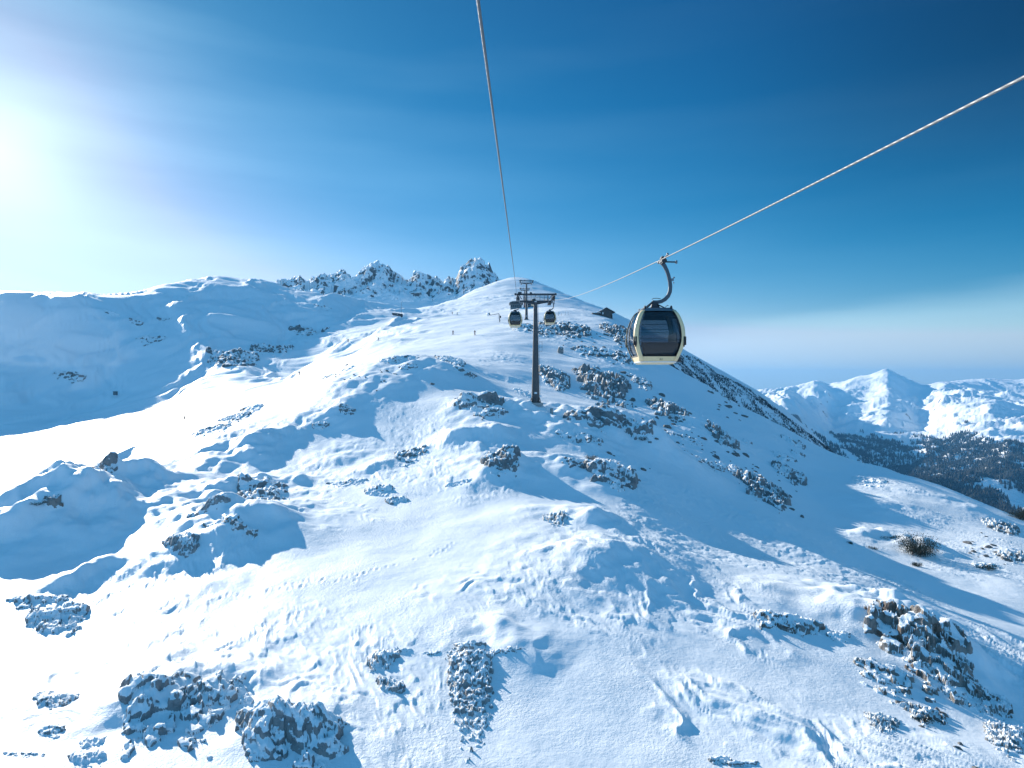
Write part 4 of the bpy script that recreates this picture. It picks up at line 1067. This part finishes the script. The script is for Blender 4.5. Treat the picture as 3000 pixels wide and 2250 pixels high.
kk = q[1] / F
for v in bm.verts:
    n = v.co.normalized(); f = 1 + .10 * math.sin(n.x * 5 + 1) * math.cos(n.z * 4) + .05 * math.sin(n.y * 11 + n.z * 9) + .03 * math.sin(n.x * 23 + n.z * 17)
    v.co = Vector((n.x * 8.5 * kk, n.y * 8.5 * kk, n.z * 12.5 * kk)) * f
me = bpy.data.meshes.new('boulder'); bm.to_mesh(me); bm.free(); me.materials.append(M['rock_mid'])
for pl in me.polygons: pl.use_smooth = True
o = bpy.data.objects.new('boulder', me); COL.objects.link(o); o.location = (q[0], q[1] + .6, q[2] + 9 * kk)
tag(o, 'smooth rounded upright boulder standing alone right of the tower shaft', 'boulder')

# ---- thin poles by the summit path
for i, (px, d) in enumerate(((1626, 330), (1636, 330), (1645, 332), (1656, 334), (1664, 336))):
    p = ground_at(px, d, .2); m = MB(); h_ = (1.9, 2.2, 1.6, 2.1, 1.8)[i]; m.tube([(0, 0, 0), (.05, 0, h_)], .05, 6)
    o = m.build('piste_pole', M['dark_steel']); o.location = p
    tag(o, 'thin marker pole in the row beside the right end of the big tower crossarm', 'pole', 'row of thin marker poles')

# ---- skiers
def make_person(name, pose, jacket):
    me = bpy.data.meshes.new(name)
    if pose == 'ski':
        J = {'pel': (0, 0, .72), 'ch': (-.10, -.16, 1.12), 'nk': (-.12, -.22, 1.28), 'hd': (-.13, -.26, 1.45), 'kl': (-.16, -.22, .45), 'al': (-.17, .02, .06), 'tl': (-.17, -.16, .03),
             'kr': (.14, -.20, .45), 'ar': (.14, .04, .06), 'tr': (.14, -.14, .03), 'sl': (-.32, -.16, 1.2), 'el': (-.46, -.28, .98), 'wl': (-.42, -.50, .92), 'sr': (.12, -.18, 1.2), 'er': (.28, -.26, .98), 'wr': (.30, -.48, .92)}
    else:
        J = {'pel': (0, 0, .92), 'ch': (0, -.03, 1.32), 'nk': (0, -.02, 1.48), 'hd': (0, -.04, 1.66), 'kl': (-.13, -.05, .50), 'al': (-.16, .02, .08), 'tl': (-.16, -.16, .03),
             'kr': (.13, -.05, .50), 'ar': (.16, .03, .08), 'tr': (.16, -.15, .03), 'sl': (-.22, 0, 1.40), 'el': (-.34, -.05, 1.12), 'wl': (-.34, -.28, 1.0), 'sr': (.22, 0, 1.40), 'er': (.34, -.05, 1.12), 'wr': (.34, -.28, 1.0)}
    R = {'pel': .17, 'ch': .19, 'nk': .075, 'hd': .125, 'kl': .09, 'al': .07, 'tl': .06, 'kr': .09, 'ar': .07, 'tr': .06, 'sl': .085, 'el': .06, 'wl': .045, 'sr': .085, 'er': .06, 'wr': .045}
    ks = list(J); E = [('pel', 'ch'), ('ch', 'nk'), ('nk', 'hd'), ('pel', 'kl'), ('kl', 'al'), ('al', 'tl'), ('pel', 'kr'), ('kr', 'ar'), ('ar', 'tr'), ('ch', 'sl'), ('sl', 'el'), ('el', 'wl'), ('ch', 'sr'), ('sr', 'er'), ('er', 'wr')]
    vs = [J[k] for k in ks]; es = [(ks.index(a), ks.index(b)) for a, b in E]; rr = [R[k] for k in ks]
    for w in ('wl', 'wr'):                                   # four fingers and a thumb on each hand
        b = Vector(J[w]); sgn = -1 if w == 'wl' else 1
        for q in range(5):
            o_ = Vector(((q - 1.5) * .018, -.07, -.02)) if q < 4 else Vector((-sgn * .035, -.03, .01)); vs.append(tuple(b + o_)); rr.append(.011); es.append((ks.index(w), len(vs) - 1))
            vs.append(tuple(b + o_ + Vector((0, -.02, -.035)))); rr.append(.009); es.append((len(vs) - 2, len(vs) - 1))
    me.from_pydata(vs, es, []); o = bpy.data.objects.new('body', me); COL.objects.link(o)
    sk = o.modifiers.new('skin', 'SKIN'); sb = o.modifiers.new('sub', 'SUBSURF'); sb.levels = sb.render_levels = 1
    for i, v in enumerate(me.skin_vertices[0].data): v.radius = (rr[i], rr[i]); v.use_root = (i == 0)
    dg = bpy.context.evaluated_depsgraph_get(); m2 = bpy.data.meshes.new_from_object(o.evaluated_get(dg)); bpy.data.objects.remove(o)
    m2.materials.clear(); m2.materials.append(jacket)
    for pl in m2.polygons: pl.use_smooth = True
    root = empty(name, (0, 0, 0)); b = bpy.data.objects.new('body', m2); COL.objects.link(b); b.parent = root
    h = Vector(J['hd'])
    m = MB(); m.tube([h + Vector((0, .02, .0)), h + Vector((0, .02, .08)), h + Vector((0, .02, .14)), h + Vector((0, .02, .165))], [.145, .142, .10, .03], 12); m.build('helmet', M['dark_steel'], root, True)
    m = MB(); m.box(h + Vector((0, -.115, .01)), (.16, .05, .06), bev=.02); m.build('goggles', M['panel'], root)
    for k in ('l', 'r'):
        a = Vector(J['a' + k]); m = MB(); m.box((a.x, a.y - .1, .0), (.09, 1.7, .02)); m.beam((a.x, a.y - .95, 0), (a.x, a.y - 1.08, .08), .09, .02); m.build('ski', M['panel'], root)
        w = Vector(J['w' + k]); m = MB(); m.tube([w + Vector((0, -.03, .06)), w + Vector((0, .45, -w.z + .1))], .012, 5); m.build('ski_pole', M['steel'], root)
    return root
sk_a = make_person('person', 'ski', M['jacket']); sk_b = make_person('person', 'stand', M['jacket_red'])
used = {}
for (px, py, proto, rz, lab) in ((541, 1233, sk_a, 30, 'crouching skier in dark clothes with a long shadow, on the piste at the left'),
                                 (877, 1102, sk_b, -20, 'standing skier right at the border of the bowl shadow on the piste'),
                                 (1108, 998, sk_a, 50, 'skier bending forward high on the sunlit piste'),
                                 (1391, 982, sk_b, 10, 'skier on bright snow below the snow gun'),
                                 (1327, 981, sk_b, 40, 'very small dark figure left of the skier below the snow gun'),
                                 (1020, 1003, sk_b, 0, 'dark figure standing inside the bowl shadow near its right border'),
                                 (1325, 921, sk_b, 20, 'left one of two tiny figures under the summit dome'),
                                 (1339, 922, sk_a, 160, 'right one of two tiny figures under the summit dome')):
    o = proto if id(proto) not in used else copy_tree(proto); used[id(proto)] = 1
    q = hit(px, py, zfull, 150); o.location = (q[0], q[1], q[2] + .02); o.rotation_euler = (0, 0, math.radians(rz)); tag(o, lab, 'skier', 'skiers on the piste')

# ---- dwarf pines
def dwarf_pine(px, py, w, h, label, dens=1.0, mat='needles', seed=0):
    q = hit(px, py, zfull); R = random.Random(seed); d = q[1]; W = w / F * d / 2; Hh = h / F * d
    root = empty('dwarf_pine', (q[0], q[1], q[2] - .1)); tag(root, label, 'shrub')
    m = MB(); tips = []
    for k in range(int(9 * dens) + 3):
        a = R.uniform(0, 2 * math.pi); r = R.uniform(.3, 1) ** .6; e = Vector((math.cos(a) * W * r, math.sin(a) * W * .8 * r, Hh * R.uniform(.35, 1) * (1.1 - .5 * r)))
        mid = e * .5 + Vector((0, 0, -.1 * Hh)); m.tube([(0, 0, -.1), mid, e], [.05, .035, .012], 5); tips += [(mid, .6), (e, 1), (e * .75 + mid * .25, .9)]
    m.build('stem', M['bark'], root)
    bm = bmesh.new()
    for c, s in tips:
        for j in range(int(60 * dens)):
            o_ = Vector((R.gauss(0, .2) * W, R.gauss(0, .2) * W, R.gauss(0, .16) * Hh)); b = c + o_
            if b.z < 0: b.z = abs(b.z) * .4
            dr = (o_.normalized() + Vector((R.uniform(-.6, .6), R.uniform(-.6, .6), R.uniform(.1, .9)))).normalized(); L_ = R.uniform(.06, .13) * (.6 + .5 * min(W, 2)); sd = dr.orthogonal().normalized() * L_ * .22
            v = [bm.verts.new(b - sd), bm.verts.new(b + sd), bm.verts.new(b + dr * L_)]; bm.faces.new(v)
            sd = dr.cross(sd).normalized() * L_ * .22; v = [bm.verts.new(b - sd), bm.verts.new(b + sd), bm.verts.new(b + dr * L_)]; bm.faces.new(v)
    me = bpy.data.meshes.new('foliage'); bm.to_mesh(me); bm.free(); me.materials.append(M[mat]); o = bpy.data.objects.new('foliage', me); COL.objects.link(o); o.parent = root
for i, a in enumerate(((2690, 1622, 104, 58, 'big round dwarf pine casting a blue shadow near the right edge', 1.5), (2682, 1658, 30, 14, 'small dwarf pine tucked under the big round one', .6),
        (2600, 1574, 70, 8, 'thin line of dwarf pine twigs left of the big round one', .4), (2490, 1592, 20, 8, 'tiny dwarf pine tuft alone on the bright snow', .4), (2552, 1608, 44, 7, 'low dark twigs on the bright snow below the twig line', .4),
        (2895, 1668, 60, 14, 'dwarf pine under the bench at the right edge, wider one', .6), (2985, 1520, 60, 34, 'dwarf pine cut by the right edge, on the skyline', 1.0),
        (1492, 1318, 40, 12, 'dwarf pine on top of the upright dark crag in the centre', .5), (1732, 1345, 30, 14, 'dwarf pine tuft above the massive dark boulder', .5), (1885, 1290, 26, 14, 'dwarf pine at the tail end of the snow-capped cliff band', .5),
        (2712, 1840, 50, 20, 'dwarf pine twigs on the pointed top of the big brownish crag', .6), (2640, 1885, 60, 16, 'dark dwarf pine on the left shoulder of the big brownish crag', .6),
        (2700, 2110, 60, 18, 'dwarf pine lowest on the big crag, above smooth snow', .6), (110, 1478, 50, 10, 'brown twigs on the snow crest at the left edge', .4))):
    dwarf_pine(*a, seed=i + 3)

# ---- forest and scrub too far away to count
def stuff_trees(name, zf, pts, hgt, label, cat, mat='trees'):
    R = random.Random(11); vs = []; fs = []
    for (x, y) in pts:
        z = float(0); vs_ = len(vs)
        h = hgt * R.uniform(.55, 1.25); r = h * R.uniform(.20, .30); zz = pts_z[(x, y)]
        for lev in range(2):
            b = zz + h * (.08 + .36 * lev); rr = r * (1 - .4 * lev); n0 = len(vs)
            for k in range(5):
                a = 2 * math.pi * k / 5 + lev + x; vs.append((x + rr * math.cos(a), y + rr * math.sin(a), b))
            vs.append((x, y, zz + h * (.62 + .38 * lev)))
            for k in range(5): fs.append((n0 + k, n0 + (k + 1) % 5, n0 + 5))
    me = bpy.data.meshes.new(name); me.from_pydata(vs, [], fs); me.materials.append(M[mat])
    o = bpy.data.objects.new(name, me); COL.objects.link(o); tag(o, label, cat, None, 'stuff'); return o
rg = np.random.default_rng(4)
n = 110000; d = np.exp(rg.uniform(math.log(1500), math.log(5200), n)); px = rg.uniform(2150, 3150, n); x = (px - CX) / F * d; z = mt_z(x, d); py = CY - z / d * F
den = fbm(x / 260, d / 420, 4, 77) + .25 * fbm(x / 60, d / 60, 2, 78)
lim = sstep(1235, 1330, py) * 1.0 - .5 * sstep(1450, 1550, py)
ok = (den + (lim - .68) * .90 > rg.uniform(-.12, .12, n)) & (py > 1225)
pts_z = {(a, b): c for a, b, c in zip(x[ok], d[ok], z[ok])}
stuff_trees('valley_forest', None, list(pts_z), 17, 'dark snowy forest covering the lower slopes of the far mountains', 'forest')
n = 60000; d = rg.uniform(330, 615, n); px = rg.uniform(1950, 2500, n); x = (px - CX) / F * d; z = zfull(x, d); py = CY - z / d * F
den = fbm(x / 7, d / 30, 3, 87); edge = np.interp(px, [1950, 2040, 2100, 2200, 2300, 2400, 2500], [1015, 1038, 1082, 1130, 1205, 1282, 1345])
ok = (rg.uniform(0, 1, n) < np.clip(.34 + 1.5 * den, 0.03, .75)) & (py > edge + 12) & (py < edge + 160)
pts_z = {(a, b): c for a, b, c in zip(x[ok], d[ok], z[ok])}
stuff_trees('mountain_scrub', None, list(pts_z), 1.1, 'dark scrub spread over the flank behind the blue shaded shoulder', 'scrub')
print('TREES', len(pts_z))

# ---------------------------------------------------------------- air
m, nt, b = new_mat('mountain_air'); nt.nodes.remove(b)
pv = nt.nodes.new('ShaderNodeVolumePrincipled'); pv.inputs['Color'].default_value = (.15, .52, 1.0, 1); pv.inputs['Density'].default_value = 6.5e-5; pv.inputs['Anisotropy'].default_value = 0.3
nt.links.new(pv.outputs[0], [n for n in nt.nodes if n.type == 'OUTPUT_MATERIAL'][0].inputs['Volume'])
bm = bmesh.new(); bmesh.ops.create_cube(bm, size=1.0)
for v in bm.verts: v.co = Vector((v.co.x * 30400, 4500 + v.co.y * 21400, (300 if v.co.z > 0 else -701)))
me = bpy.data.meshes.new('haze'); bm.to_mesh(me); bm.free(); me.materials.append(m)
hz = bpy.data.objects.new('haze', me); COL.objects.link(hz); tag(hz, 'thin pale air between the mountains', None, None, 'stuff')

# pale volume added on the left as a veil of glare and blown snow
m, nt, b = new_mat('glare_and_snow'); nt.nodes.remove(b)
pv = nt.nodes.new('ShaderNodeVolumePrincipled'); pv.inputs['Color'].default_value = (.85, .93, 1.0, 1); pv.inputs['Density'].default_value = .0008; pv.inputs['Anisotropy'].default_value = .45
nt.links.new(pv.outputs[0], [n for n in nt.nodes if n.type == 'OUTPUT_MATERIAL'][0].inputs['Volume'])
bm = bmesh.new()
for (px, py, d, rx, ry, rz) in ((-90, 1010, 150, 26, 34, 13), (10, 1090, 140, 15, 25, 6), (60, 960, 170, 21, 24, 7), (-40, 1130, 130, 18, 20, 7), (170, 1030, 175, 16, 24, 4.5), (-60, 900, 160, 24, 20, 9)):
    c = Vector(((px - CX) / F * d, d, (CY - py) / F * d)); r = bmesh.ops.create_icosphere(bm, subdivisions=4, radius=1.0)
    for v in r['verts']:
        k = 1 + .18 * math.sin(3 * v.co.x + 2 * v.co.z) * math.cos(2.5 * v.co.y); v.co = Vector((v.co.x * rx * k, v.co.y * ry * k, v.co.z * rz * k)) + c
me = bpy.data.meshes.new('glare_snow_veil'); bm.to_mesh(me); bm.free(); me.materials.append(m)
sd_ = bpy.data.objects.new('glare_snow_veil', me); COL.objects.link(sd_); tag(sd_, 'added pale veil of glare and blown snow before the shaded bowl at the left edge', None, None, 'stuff')
